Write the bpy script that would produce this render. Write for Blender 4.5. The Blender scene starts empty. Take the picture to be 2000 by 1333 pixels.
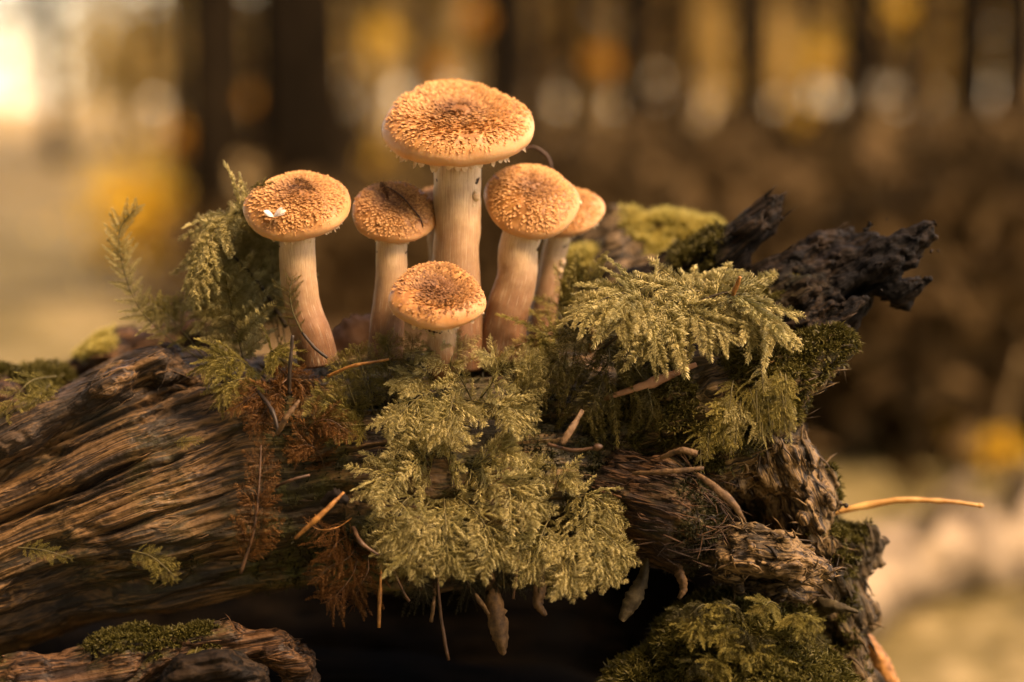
import bpy, math, random
import numpy as np
from mathutils import Vector, Matrix

# ------------------------------------------------------------------ camera
SC = bpy.context.scene
COL = SC.collection
PITCH = math.radians(8.0)
LENS, SENSOR, DIST = 60.0, 36.0, 0.667
FPX = 2000.0 * LENS / SENSOR
FWD = np.array([0, math.cos(PITCH), -math.sin(PITCH)])
UPV = np.array([0, math.sin(PITCH), math.cos(PITCH)])
RGT = np.array([1.0, 0, 0])
CAM = -DIST * FWD
GROUND_Z = CAM[2] - 0.52
PX = DIST / FPX                       # metres per photo pixel in the focus plane

cam_d = bpy.data.cameras.new('camera')
cam = bpy.data.objects.new('camera', cam_d)
COL.objects.link(cam)
cam.location = CAM
cam.rotation_euler = (math.pi / 2 - PITCH, 0, 0)
cam_d.lens = LENS
cam_d.sensor_width = SENSOR
cam_d.clip_start = 0.02
cam_d.clip_end = 600
cam_d.dof.use_dof = True
cam_d.dof.focus_distance = DIST - 0.008
cam_d.dof.aperture_fstop = 3.1
cam_d.dof.aperture_blades = 0
SC.camera = cam

# ------------------------------------------------------------------ world, sun, exposure
SUN_EL, SUN_AZ = math.radians(56), math.radians(118)   # azimuth measured from +Y (away from the camera) towards +X
world = bpy.data.worlds.new('World')
SC.world = world
world.use_nodes = True
wn = world.node_tree.nodes
wn.clear()
sky = wn.new('ShaderNodeTexSky')
sky.sky_type = 'NISHITA'
sky.sun_disc = False
sky.sun_elevation = SUN_EL
sky.sun_rotation = SUN_AZ
sky.air_density = 0.9
sky.dust_density = 1.0
sky.ozone_density = 0.6
bgn = wn.new('ShaderNodeBackground')
bgn.inputs['Strength'].default_value = 0.13
won = wn.new('ShaderNodeOutputWorld')
world.node_tree.links.new(sky.outputs[0], bgn.inputs[0])
world.node_tree.links.new(bgn.outputs[0], won.inputs[0])

sun_d = bpy.data.lights.new('sun', 'SUN')
sun_d.energy = 1.35
sun_d.angle = math.radians(24)
sun_d.color = (1.0, 0.88, 0.72)
sun = bpy.data.objects.new('sun', sun_d)
COL.objects.link(sun)
sdir = Vector((math.sin(SUN_AZ) * math.cos(SUN_EL), math.cos(SUN_AZ) * math.cos(SUN_EL), math.sin(SUN_EL)))
sun.rotation_euler = sdir.to_track_quat('Z', 'Y').to_euler()
sun.location = sdir * 5

vs = SC.view_settings
vs.view_transform = 'Standard'
vs.look = 'None'
vs.gamma = 1.0
vs.use_curve_mapping = False
vs.exposure = 2.5
vs.use_white_balance = True
vs.white_balance_temperature = 12000
vs.white_balance_tint = 28
SC.render.engine = 'CYCLES'
cy = SC.cycles
cy.use_denoising = True
try:
    cy.denoiser = 'OPENIMAGEDENOISE'
except Exception:
    pass
cy.max_bounces = 6
cy.diffuse_bounces = 3
cy.glossy_bounces = 2
cy.transmission_bounces = 4
cy.sample_clamp_indirect = 6.0
cy.caustics_reflective = False
cy.caustics_refractive = False

# ------------------------------------------------------------------ helpers
rng = np.random.default_rng(7)
random.seed(7)


def P(px, py, d=0.0):
    """Point seen at photo pixel (px, py), d metres behind the focus plane."""
    return CAM + (DIST + d) * (FWD + (px - 1000) / FPX * RGT + (666.5 - py) / FPX * UPV)


def G(px, py):
    """Where the ray through a photo pixel meets the ground."""
    r = FWD + (px - 1000) / FPX * RGT + (666.5 - py) / FPX * UPV
    return CAM + r * (GROUND_Z - CAM[2]) / r[2]


def pt_at(px, dist):
    """Ground point in the direction of photo column px at a distance."""
    x = (px - 1000) / FPX * dist
    return np.array([x, CAM[1] + dist, GROUND_Z])


def nrm(v):
    v = np.asarray(v, float)
    return v / (np.linalg.norm(v, axis=-1, keepdims=True) + 1e-12)


_perm = np.random.default_rng(3).permutation(256).astype(np.int32)
_perm = np.concatenate([_perm, _perm, _perm])
_g = np.random.default_rng(4).normal(size=(256, 3))
_g = (_g / np.linalg.norm(_g, axis=1)[:, None]).astype(np.float32)


def pn(p, seed=0):
    """Gradient noise, about -0.7..0.7."""
    p = np.asarray(p, np.float32) + np.float32(seed * 17.37)
    i = np.floor(p).astype(np.int32)
    f = p - i
    u = f * f * f * (f * (f * 6 - 15) + 10)
    i &= 255
    out = 0
    for dx in (0, 1):
        for dy in (0, 1):
            for dz in (0, 1):
                h = _perm[_perm[_perm[(i[:, 0] + dx) & 255] + ((i[:, 1] + dy) & 255)] + ((i[:, 2] + dz) & 255)]
                g = _g[h]
                d = g[:, 0] * (f[:, 0] - dx) + g[:, 1] * (f[:, 1] - dy) + g[:, 2] * (f[:, 2] - dz)
                w = (u[:, 0] if dx else 1 - u[:, 0]) * (u[:, 1] if dy else 1 - u[:, 1]) * (u[:, 2] if dz else 1 - u[:, 2])
                out = out + d * w
    return out


def fbm(p, oct=3, seed=0):
    a, s, o = 1.0, 0, 1.0
    for k in range(oct):
        s = s + a * pn(p * o, seed + k)
        a *= 0.5
        o *= 2.03
    return s


def raw_mesh(name, V, F, attrs=None, smooth=True):
    """F: (n,3) or (n,4) array, or a list of such arrays."""
    V = np.asarray(V, np.float32)
    if not isinstance(F, list):
        F = [F]
    F = [np.asarray(f, np.int32) for f in F if len(f)]
    me = bpy.data.meshes.new(name)
    me.vertices.add(len(V))
    me.vertices.foreach_set('co', V.ravel())
    nl = sum(f.size for f in F)
    npoly = sum(len(f) for f in F)
    me.loops.add(nl)
    me.loops.foreach_set('vertex_index', np.concatenate([f.ravel() for f in F]))
    me.polygons.add(npoly)
    tot = np.concatenate([np.full(len(f), f.shape[1], np.int32) for f in F])
    st = np.concatenate([[0], np.cumsum(tot)[:-1]]).astype(np.int32)
    me.polygons.foreach_set('loop_start', st)
    if smooth:
        me.polygons.foreach_set('use_smooth', np.ones(npoly, bool))
    me.update(calc_edges=True)
    for k, a in (attrs or {}).items():
        at = me.attributes.new(k, 'FLOAT', 'POINT')
        at.data.foreach_set('value', np.asarray(a, np.float32))
    return me


def add(name, me, mat, parent=None, loc=None):
    if mat is not None and not me.materials:
        me.materials.append(mat)
    o = bpy.data.objects.new(name, me)
    COL.objects.link(o)
    if parent is not None:
        o.parent = parent
    if loc is not None:
        o.location = loc
    return o


def tag(o, label, cat=None, group=None, kind=None):
    o['label'] = label
    if cat:
        o['category'] = cat
    if group:
        o['group'] = group
    if kind:
        o['kind'] = kind
    return o


def thing(name, label, cat, loc=(0, 0, 0), group=None):
    o = bpy.data.objects.new(name, None)
    COL.objects.link(o)
    o.location = loc
    o.empty_display_size = 0.01
    return tag(o, label, cat, group)


def spline(pts, n):
    """Catmull-Rom through pts."""
    pts = np.asarray(pts, float)
    if len(pts) == 2:
        t = np.linspace(0, 1, n)[:, None]
        return pts[0] * (1 - t) + pts[1] * t
    q = np.vstack([2 * pts[0] - pts[1], pts, 2 * pts[-1] - pts[-2]])
    s = np.linspace(0, len(pts) - 1 - 1e-6, n)
    i = s.astype(int)
    t = (s - i)[:, None]
    a, b, c, d = q[i], q[i + 1], q[i + 2], q[i + 3]
    return 0.5 * (2 * b + (c - a) * t + (2 * a - 5 * b + 4 * c - d) * t * t + (3 * b - a - 3 * c + d) * t ** 3)


def frames(path):
    T = nrm(np.gradient(path, axis=0))
    ref = np.array([0.13, -0.97, 0.2])
    N = nrm(ref - (T @ ref)[:, None] * T)
    B = np.cross(T, N)
    return T, N, B


def tube(path, rad, sides=8, caps=True, noise=0.0, nfreq=200, seed=0, flat=1.0):
    path = np.asarray(path, float)
    n = len(path)
    rad = np.broadcast_to(np.asarray(rad, float), (n,))
    T, N, B = frames(path)
    a = np.linspace(0, 2 * np.pi, sides, endpoint=False)
    ring = np.cos(a)[None, :, None] * N[:, None] * flat + np.sin(a)[None, :, None] * B[:, None]
    V = path[:, None] + ring * rad[:, None, None]
    if noise:
        k = fbm(V.reshape(-1, 3) * nfreq, 3, seed).reshape(n, sides, 1)
        V = V + ring * rad[:, None, None] * noise * k
    V = V.reshape(-1, 3)
    i = np.arange(n - 1)[:, None] * sides
    j = np.arange(sides)[None]
    j2 = (j + 1) % sides
    F = np.stack([i + j, i + j2, i + sides + j2, i + sides + j], -1).reshape(-1, 4)
    Fs = [F]
    if caps:
        V = np.vstack([V, path[0], path[-1]])
        c0, c1 = n * sides, n * sides + 1
        jj = np.arange(sides)
        Fs.append(np.stack([(jj + 1) % sides, jj, np.full(sides, c0)], -1))
        b = (n - 1) * sides
        Fs.append(np.stack([b + jj, b + (jj + 1) % sides, np.full(sides, c1)], -1))
    return V, Fs


class MB:
    """Collects vertices and faces for one mesh."""
    def __init__(self):
        self.V, self.q, self.t, self.n, self.A = [], [], [], 0, {}

    def put(self, V, Fs, **at):
        for f in (Fs if isinstance(Fs, list) else [Fs]):
            f = np.asarray(f, np.int32)
            if not len(f):
                continue
            (self.q if f.shape[1] == 4 else self.t).append(f + self.n)
        self.V.append(np.asarray(V, np.float32))
        for k, a in at.items():
            self.A.setdefault(k, []).append(np.broadcast_to(np.asarray(a, np.float32), (len(V),)))
        self.n += len(V)
        return self

    def mesh(self, name, smooth=True):
        F = []
        if self.q:
            F.append(np.vstack(self.q))
        if self.t:
            F.append(np.vstack(self.t))
        return raw_mesh(name, np.vstack(self.V), F, {k: np.concatenate(a) for k, a in self.A.items()}, smooth)


# ------------------------------------------------------------------ materials
def new_mat(name):
    m = bpy.data.materials.new(name)
    m.use_nodes = True
    nt = m.node_tree
    nt.nodes.clear()
    return m, nt


def N_(nt, typ, **kw):
    n = nt.nodes.new(typ)
    for k, v in kw.items():
        setattr(n, k, v)
    return n


def ramp(nt, src, stops, interp='LINEAR'):
    r = nt.nodes.new('ShaderNodeValToRGB')
    r.color_ramp.interpolation = interp
    el = r.color_ramp.elements
    while len(el) > 1:
        el.remove(el[-1])
    el[0].position = stops[0][0]
    el[0].color = (*stops[0][1], 1)
    for p_, c in stops[1:]:
        e = el.new(p_)
        e.color = (*c, 1)
    nt.links.new(src, r.inputs[0])
    return r.outputs[0]


def noise_tex(nt, vec, scale, detail=4, rough=0.55):
    n = nt.nodes.new('ShaderNodeTexNoise')
    n.inputs['Scale'].default_value = scale
    n.inputs['Detail'].default_value = detail
    n.inputs['Roughness'].default_value = rough
    if vec is not None:
        nt.links.new(vec, n.inputs['Vector'])
    return n.outputs[0]


def attr(nt, name):
    a = nt.nodes.new('ShaderNodeAttribute')
    a.attribute_name = name
    return a.outputs['Fac']


def mixc(nt, fac, a, b, mode='MIX'):
    m = nt.nodes.new('ShaderNodeMix')
    m.data_type = 'RGBA'
    m.blend_type = mode
    for sock, v in ((m.inputs[0], fac), (m.inputs[6], a), (m.inputs[7], b)):
        if isinstance(v, (int, float)):
            sock.default_value = v
        elif isinstance(v, tuple):
            sock.default_value = (*v, 1)
        else:
            nt.links.new(v, sock)
    return m.outputs[2]


def mth(nt, op, a, b=None, c=None, clamp=False):
    m = nt.nodes.new('ShaderNodeMath')
    m.operation = op
    m.use_clamp = clamp
    for s, v in zip(m.inputs, (a, b, c)):
        if v is None:
            continue
        if isinstance(v, (int, float)):
            s.default_value = v
        else:
            nt.links.new(v, s)
    return m.outputs[0]


def geo_pos(nt):
    return nt.nodes.new('ShaderNodeNewGeometry').outputs['Position']


def obj_pos(nt):
    return nt.nodes.new('ShaderNodeTexCoord').outputs['Object']


def finish(m, nt, color, rough=0.7, bump=None, bstr=0.4, bdist=0.001, sss=0.0, sss_r=(0.004, 0.002, 0.001), spec=0.35, trans=None, transw=0.3):
    b = nt.nodes.new('ShaderNodeBsdfPrincipled')
    out = nt.nodes.new('ShaderNodeOutputMaterial')
    if isinstance(color, tuple):
        b.inputs['Base Color'].default_value = (*color, 1)
    else:
        nt.links.new(color, b.inputs['Base Color'])
    if isinstance(rough, (int, float)):
        b.inputs['Roughness'].default_value = rough
    else:
        nt.links.new(rough, b.inputs['Roughness'])
    b.inputs['Specular IOR Level'].default_value = spec
    if sss:
        b.inputs['Subsurface Weight'].default_value = sss
        b.inputs['Subsurface Radius'].default_value = sss_r
        b.inputs['Subsurface Scale'].default_value = 1.0
    if bump is not None:
        bn = nt.nodes.new('ShaderNodeBump')
        bn.inputs['Strength'].default_value = bstr
        bn.inputs['Distance'].default_value = bdist
        nt.links.new(bump, bn.inputs['Height'])
        nt.links.new(bn.outputs[0], b.inputs['Normal'])
    if trans is not None:
        t = nt.nodes.new('ShaderNodeBsdfTranslucent')
        if isinstance(trans, tuple):
            t.inputs[0].default_value = (*trans, 1)
        else:
            nt.links.new(trans, t.inputs[0])
        mx = nt.nodes.new('ShaderNodeMixShader')
        mx.inputs[0].default_value = transw
        nt.links.new(b.outputs[0], mx.inputs[1])
        nt.links.new(t.outputs[0], mx.inputs[2])
        nt.links.new(mx.outputs[0], out.inputs[0])
    else:
        nt.links.new(b.outputs[0], out.inputs[0])
    return m


def mat_wood(name, dark, mid, light, moss_col=((0.02, 0.022, 0.006), (0.075, 0.075, 0.02)), wet=0.45, spec=0.4):
    """Weathered grain: 'al' runs along the grain, 'c1' and 'c2' across it, 'moss' is green growth."""
    m, nt = new_mat(name)
    def gvec(fa, fc):
        cmb = N_(nt, 'ShaderNodeCombineXYZ')
        for k, (nm, f) in enumerate((('al', fa), ('c1', fc), ('c2', fc))):
            nt.links.new(mth(nt, 'MULTIPLY', attr(nt, nm), f), cmb.inputs[k])
        return cmb.outputs[0]
    streak = noise_tex(nt, gvec(9.0, 260.0), 1.0, 1.5, 0.5)
    fine = noise_tex(nt, gvec(26.0, 1150.0), 1.0, 1.5, 0.5)
    pos = geo_pos(nt)
    blotch = noise_tex(nt, pos, 22.0, 3)
    spot = noise_tex(nt, pos, 420.0, 2)
    s = mth(nt, 'ADD', mth(nt, 'MULTIPLY', streak, 0.5), mth(nt, 'MULTIPLY', fine, 0.5))
    col = ramp(nt, s, [(0.38, dark), (0.48, mid), (0.57, light), (0.68, mid)])
    grey = mixc(nt, ramp(nt, blotch, [(0.42, (0, 0, 0)), (0.62, (0.8, 0.8, 0.8))]), col, tuple(0.5 * (d + x) * k for d, x, k in zip(dark, mid, (0.8, 1.1, 1.6))))
    mossn = ramp(nt, noise_tex(nt, pos, 900.0, 2), [(0.35, moss_col[0]), (0.65, moss_col[1])])
    mf = mth(nt, 'MULTIPLY', attr(nt, 'moss'), ramp(nt, noise_tex(nt, pos, 140.0, 3), [(0.35, (0.2, 0.2, 0.2)), (0.6, (1, 1, 1))]), clamp=True)
    c = mixc(nt, mf, grey, mossn)
    hb = mth(nt, 'ADD', mth(nt, 'MULTIPLY', s, 1.0), mth(nt, 'MULTIPLY', spot, 0.35))
    rg = ramp(nt, blotch, [(0.35, (wet, wet, wet)), (0.65, (0.85, 0.85, 0.85))])
    return finish(m, nt, c, rg, hb, 1.0, 0.0016, spec=spec)


def mat_moss(name, base, tip, trans=0.35, var=0.35):
    m, nt = new_mat(name)
    t = attr(nt, 'tip')
    r = N_(nt, 'ShaderNodeObjectInfo').outputs['Random']
    nz = noise_tex(nt, geo_pos(nt), 60.0, 2)
    c = ramp(nt, t, [(0.0, base), (0.45, tuple(0.5 * (a + b) for a, b in zip(base, tip))), (1.0, tip)])
    f = mth(nt, 'ADD', mth(nt, 'MULTIPLY', r, var), mth(nt, 'MULTIPLY', nz, 0.7))
    c = mixc(nt, 1.0, c, ramp(nt, f, [(0.2, (0.62, 0.62, 0.5)), (0.75, (1.12, 1.08, 1.05))]), 'MULTIPLY')
    return finish(m, nt, c, 0.55, spec=0.3, trans=c, transw=trans)


def mat_simple(name, c0, c1, scale, rough=0.7, trans=0.0, bump=0.0, detail=4, bdist=0.001, spec=0.3):
    m, nt = new_mat(name)
    n = noise_tex(nt, geo_pos(nt), scale, detail)
    c = ramp(nt, n, [(0.32, c0), (0.68, c1)])
    return finish(m, nt, c, rough, n if bump else None, bump, bdist, spec=spec, trans=c if trans else None, transw=trans)


M = {}
M['wood'] = mat_wood('weathered_wood', (0.012, 0.008, 0.005), (0.040, 0.024, 0.013), (0.20, 0.112, 0.05), spec=0.3)
M['redwood'] = mat_wood('red_rotten_wood', (0.008, 0.0045, 0.003), (0.034, 0.018, 0.01), (0.135, 0.068, 0.032), spec=0.2)
M['char'] = mat_wood('black_rotten_wood', (0.003, 0.0025, 0.002), (0.0065, 0.005, 0.004), (0.034, 0.021, 0.012), wet=0.6, spec=0.12)
M['crumb'] = mat_wood('crumbling_wood', (0.010, 0.007, 0.004), (0.055, 0.034, 0.016), (0.22, 0.14, 0.065), spec=0.2)
M['cavity'] = mat_wood('shade_black_rot', (0.0015, 0.0012, 0.001), (0.004, 0.003, 0.002), (0.009, 0.006, 0.0035), wet=0.95, spec=0.02)  # rot coloured near black to deepen the shade in the hollow
M['moss_pale'] = mat_moss('pale_feather_moss', (0.32, 0.28, 0.105), (0.84, 0.77, 0.42))
M['moss_mid'] = mat_moss('green_feather_moss', (0.16, 0.14, 0.036), (0.64, 0.56, 0.20), 0.45)
M['moss_dim'] = mat_moss('olive_feather_moss', (0.09, 0.078, 0.024), (0.36, 0.30, 0.10))
M['moss_dry'] = mat_moss('dry_brown_moss', (0.10, 0.045, 0.015), (0.42, 0.19, 0.06))
M['moss_carpet'] = mat_moss('cushion_moss', (0.018, 0.018, 0.005), (0.13, 0.115, 0.03), 0.2)
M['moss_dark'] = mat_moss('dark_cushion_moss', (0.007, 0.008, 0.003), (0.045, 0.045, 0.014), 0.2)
M['stem'] = mat_simple('moss_stem', (0.012, 0.009, 0.005), (0.05, 0.033, 0.014), 300)
M['stem_green'] = mat_simple('green_moss_stem', (0.05, 0.044, 0.016), (0.12, 0.10, 0.04), 300)
M['needle'] = mat_simple('orange_needle', (0.12, 0.048, 0.014), (0.42, 0.19, 0.055), 420, 0.5, bump=0.5)
M['splinter'] = mat_simple('wood_splinter', (0.04, 0.022, 0.01), (0.15, 0.085, 0.038), 420, 0.65, bump=0.6)
M['twig'] = mat_simple('brown_twig', (0.03, 0.016, 0.009), (0.10, 0.052, 0.027), 260, 0.5)
M['dark_twig'] = mat_simple('dark_twig', (0.01, 0.008, 0.006), (0.035, 0.022, 0.014), 260, 0.5)
M['straw'] = mat_simple('dry_straw', (0.42, 0.2, 0.06), (0.72, 0.46, 0.18), 120, 0.4, trans=0.3)
M['dead_leaf'] = mat_simple('dead_leaf', (0.16, 0.075, 0.035), (0.42, 0.22, 0.12), 130, 0.6, trans=0.25)
M['lichen'] = mat_simple('pale_lichen', (0.02, 0.015, 0.007), (0.085, 0.066, 0.032), 240, 0.8, trans=0.1, bump=0.9)
M['white'] = mat_simple('white_petal', (0.75, 0.68, 0.6), (0.85, 0.8, 0.74), 200, 0.5, trans=0.3)

# ------------------------------------------------------------------ carved solids (distance fields meshed by surface nets)
def d_cap(p, a, b, ra, rb, sy=1.0):
    s = np.array([1, sy, 1], np.float32)
    pa = (p - np.asarray(a, np.float32)) * s
    ba = ((np.asarray(b) - np.asarray(a)) * s).astype(np.float32)
    t = np.clip((pa @ ba) / max(float(ba @ ba), 1e-12), 0, 1)
    return np.linalg.norm(pa - t[:, None] * ba, axis=1) - (ra + (rb - ra) * t)


def d_ell(p, c, r):
    q = (p - np.asarray(c, np.float32)) / np.asarray(r, np.float32)
    k0 = np.linalg.norm(q, axis=1)
    k1 = np.linalg.norm(q / np.asarray(r, np.float32), axis=1) + 1e-9
    return k0 * (k0 - 1) / k1


def smin(a, b, k):
    h = np.clip(0.5 + 0.5 * (b - a) / k, 0, 1)
    return b * (1 - h) + a * h - k * h * (1 - h)


def chain(pts, sy=1.0):
    """pts: (px, py, depth, radius in photo pixels)."""
    out = []
    for a, b in zip(pts[:-1], pts[1:]):
        out.append(('cap', P(*a[:3]), P(*b[:3]), a[3] * PX, b[3] * PX, sy))
    return out


def blob(px, py, d, rx, rz, ry=None):
    return ('ell', P(px, py, d), (rx * PX, (ry if ry else rx) * PX, rz * PX))


def surface_nets(fn, lo, hi, vox, band=0.01):
    n = np.ceil((hi - lo) / vox).astype(int) + 1
    S = np.ones(tuple(n), np.float32)
    bs = 8
    nb = -(-n // bs)
    bi = np.stack(np.meshgrid(*[np.arange(k) for k in nb], indexing='ij'), -1).reshape(-1, 3)
    dc = fn((lo + (bi * bs + (bs - 1) / 2) * vox).astype(np.float32), False)
    on = np.abs(dc) < bs * vox * 1.25 + band
    for b, d in zip(bi[(~on) & (dc < 0)], dc):
        x, y, z = b * bs
        S[x:x + bs, y:y + bs, z:z + bs] = -1
    off = np.stack(np.meshgrid(*[np.arange(bs)] * 3, indexing='ij'), -1).reshape(-1, 3)
    act = bi[on]
    for i in range(0, len(act), 1200):
        g = (act[i:i + 1200, None] * bs + off[None]).reshape(-1, 3)
        g = g[(g < n).all(1)]
        S[g[:, 0], g[:, 1], g[:, 2]] = fn((lo + g * vox).astype(np.float32), True)
    S[0] = S[-1] = 1; S[:, 0] = S[:, -1] = 1; S[:, :, 0] = S[:, :, -1] = 1
    ins = S < 0
    cnt = np.zeros(tuple(n - 1), np.int8)
    for dx in (0, 1):
        for dy in (0, 1):
            for dz in (0, 1):
                cnt += ins[dx:n[0] - 1 + dx, dy:n[1] - 1 + dy, dz:n[2] - 1 + dz]
    act = (cnt > 0) & (cnt < 8)
    cells = np.argwhere(act)
    idx = np.full(act.shape, -1, np.int32)
    idx[act] = np.arange(len(cells))
    acc = np.zeros((len(cells), 3), np.float32)
    num = np.zeros(len(cells), np.float32)
    corners = [(x, y, z) for x in (0, 1) for y in (0, 1) for z in (0, 1)]
    for a in corners:
        for k in range(3):
            if a[k]:
                continue
            b = list(a); b[k] = 1
            sa = S[cells[:, 0] + a[0], cells[:, 1] + a[1], cells[:, 2] + a[2]]
            sb = S[cells[:, 0] + b[0], cells[:, 1] + b[1], cells[:, 2] + b[2]]
            m = (sa < 0) != (sb < 0)
            t = np.where(m, sa / np.where(m, sa - sb, 1), 0)
            pt = np.tile(np.array(a, np.float32), (len(cells), 1))
            pt[:, k] = t
            acc += pt * m[:, None]
            num += m
    V = (cells + acc / np.maximum(num, 1)[:, None]) * vox + lo
    quads = []
    for k in range(3):
        u, w = [(1, 2), (2, 0), (0, 1)][k]
        sl0 = [slice(None)] * 3; sl1 = [slice(None)] * 3
        sl0[k] = slice(0, n[k] - 1); sl1[k] = slice(1, n[k])
        for s_ in (u, w):
            sl0[s_] = slice(1, n[s_] - 1); sl1[s_] = slice(1, n[s_] - 1)
        A, B = ins[tuple(sl0)], ins[tuple(sl1)]
        e = np.argwhere(A != B)
        fl = A[A != B]
        base = e.copy()
        base[:, u] += 1; base[:, w] += 1
        def cell(du, dw):
            c = base.copy(); c[:, u] += du; c[:, w] += dw
            return idx[c[:, 0], c[:, 1], c[:, 2]]
        q = np.stack([cell(-1, -1), cell(0, -1), cell(0, 0), cell(-1, 0)], -1)
        q[~fl] = q[~fl][:, ::-1]
        quads.append(q)
    return V.astype(np.float32), np.vstack(quads)


def subdivide(V, Q):
    """One Catmull-Clark step on quads."""
    nv, nf = len(V), len(Q)
    fp = V[Q].mean(1)
    E = np.stack([Q, np.roll(Q, -1, 1)], -1).reshape(-1, 2)
    key = E.min(1).astype(np.int64) * nv + E.max(1)
    u, inv = np.unique(key, return_inverse=True)
    ea, eb = u // nv, u % nv
    ne = len(u)
    fi = np.repeat(np.arange(nf), 4)
    cnt = np.bincount(inv, minlength=ne)
    fs = np.stack([np.bincount(inv, fp[fi, k], ne) for k in range(3)], -1)
    mid = (V[ea] + V[eb]) * 0.5
    ep = 0.5 * mid + 0.5 * fs / cnt[:, None]
    vn = np.bincount(Q.ravel(), minlength=nv)[:, None]
    Fa = np.stack([np.bincount(Q.ravel(), fp[fi, k], nv) for k in range(3)], -1) / np.maximum(vn, 1)
    en = (np.bincount(ea, minlength=nv) + np.bincount(eb, minlength=nv))[:, None]
    Ra = np.stack([np.bincount(ea, mid[:, k], nv) + np.bincount(eb, mid[:, k], nv) for k in range(3)], -1) / np.maximum(en, 1)
    n = np.maximum(vn, 3)
    vp = (Fa + 2 * Ra + (n - 3) * V) / n
    ei = inv.reshape(nf, 4) + nv + nf
    fc = np.arange(nf) + nv
    q = np.stack([np.stack([Q[:, k], ei[:, k], fc, ei[:, k - 1]], -1) for k in range(4)], 1).reshape(-1, 4)
    return np.vstack([vp, fp, ep]).astype(np.float32), q.astype(np.int32)


def vnormals(V, Q):
    fn_ = np.cross(V[Q[:, 2]] - V[Q[:, 0]], V[Q[:, 3]] - V[Q[:, 1]])
    N = np.stack([np.bincount(Q.ravel(), np.repeat(fn_[:, k], 4), len(V)) for k in range(3)], -1)
    return nrm(N).astype(np.float32)


def carve(name, prims, vox, mat, parent, grain, noise=(), k=0.012, cut=(), disp=None, moss=None, sub=True, pad=0.012):
    """One solid piece of wood; returns the object and its surface (points, normals, moss amount) for growing moss."""
    pts = []
    for q in prims:
        if q[0] == 'cap':
            r = max(q[3], q[4])
            rr = np.array([r, r / q[5], r])
            pts += [q[1] - rr, q[1] + rr, q[2] - rr, q[2] + rr]
        else:
            pts += [q[1] - np.array(q[2]), q[1] + np.array(q[2])]
    pts = np.array(pts)
    lo, hi = pts.min(0) - pad, pts.max(0) + pad

    band = sum(q[0] for q in noise) * 0.85 + 2 * vox

    def fn(p, full=True):
        d = None
        for q in prims:
            e = d_cap(p, *q[1:]) if q[0] == 'cap' else d_ell(p, *q[1:])
            d = e if d is None else smin(d, e, k)
        for q in cut:
            e = d_cap(p, *q[1:]) if q[0] == 'cap' else d_ell(p, *q[1:])
            d = -smin(-d, e, k * 0.6)
        near = np.abs(d) < band
        if full and near.any():
            pp = p[near]
            al, c1, c2 = grain(pp)
            s = 0
            for amp, fa, fc, o, sd in noise:
                s = s + amp * fbm(np.stack([al * fa, c1 * fc, c2 * fc], -1), o, sd)
            d[near] += s
        return d
    V, Q = surface_nets(fn, lo.astype(np.float32), hi.astype(np.float32), vox, band)
    if sub:
        V, Q = subdivide(V, Q)
    co, no = V, vnormals(V, Q)
    nv = len(co)
    al, c1, c2 = grain(co)
    if disp is not None:
        co = co + no * disp(co, no, al, c1, c2)[:, None]
        no = vnormals(co, Q)
    ms = np.clip(moss(co, no), 0, 1) if moss is not None else np.zeros(nv, np.float32)
    me = raw_mesh(name, co, Q, {'al': al, 'c1': c1, 'c2': c2, 'moss': ms})
    o = add(name, me, mat, parent)
    return o, co, no, ms


def to_px(p):
    """Object-space front view of the log measured in the same units the log was drawn in."""
    x = p[:, 0] / PX + 1000
    y = 666.5 - (p[:, 2] * math.cos(PITCH) + p[:, 1] * math.sin(PITCH)) / PX
    return x, y


def grain_axis(a, b):
    ax = nrm(np.asarray(b) - np.asarray(a))
    u = nrm(np.cross(ax, [0, 1, 0.2]))
    w = np.cross(ax, u)
    def g(p):
        return p @ ax.astype(np.float32), p @ u.astype(np.float32), p @ w.astype(np.float32)
    return g


def grain_main(p):
    x, y = to_px(p)
    c = y.copy()
    for _ in range(4):
        sl = np.interp(c, [700, 850, 1000, 1130, 1260, 1400], [-0.44, -0.44, -0.42, -0.34, -0.2, -0.15])
        xe = np.where(x < 480, x, 480 + (x - 480) * 0.25)
        c = y - sl * xe
    c = c + 9 * pn(np.stack([x / 170, c / 90, x * 0], -1), 31) + 4 * pn(np.stack([x / 60, c / 50, x * 0], -1), 32)
    return x * PX, c * PX, p[:, 1] * 0.8


def cracks(n, w):
    return np.exp(-(n / w) ** 2)


def disp_wood(amp, fa=11.0, fc=110.0):
    def f(co, no, al, c1, c2):
        a = np.stack([al * fa, c1 * fc, c2 * fc], -1)
        n1, n2, n3 = pn(a, 41), pn(a * np.array([1.3, 2.2, 2.2]), 42), pn(a * np.array([1.8, 4.4, 4.4]), 43)
        n4 = pn(np.stack([al * fa * 0.6, c1 * fc * 0.45, c2 * fc * 0.45], -1), 44)
        n5 = pn(np.stack([al * fa * 2.4, c1 * fc * 7.5, c2 * fc * 7.5], -1), 46)
        d = 0.9 * n1 + 1.0 * (0.35 - np.abs(n2)) * (0.6 + n4) + 0.75 * (0.3 - np.abs(n3)) + 0.22 * n5 - 0.9 * cracks(n4, 0.04) - 0.7 * cracks(n1, 0.045)
        d = d + 0.12 * fbm(co * 420, 2, 45)
        return (amp * d).astype(np.float32)
    return f


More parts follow.
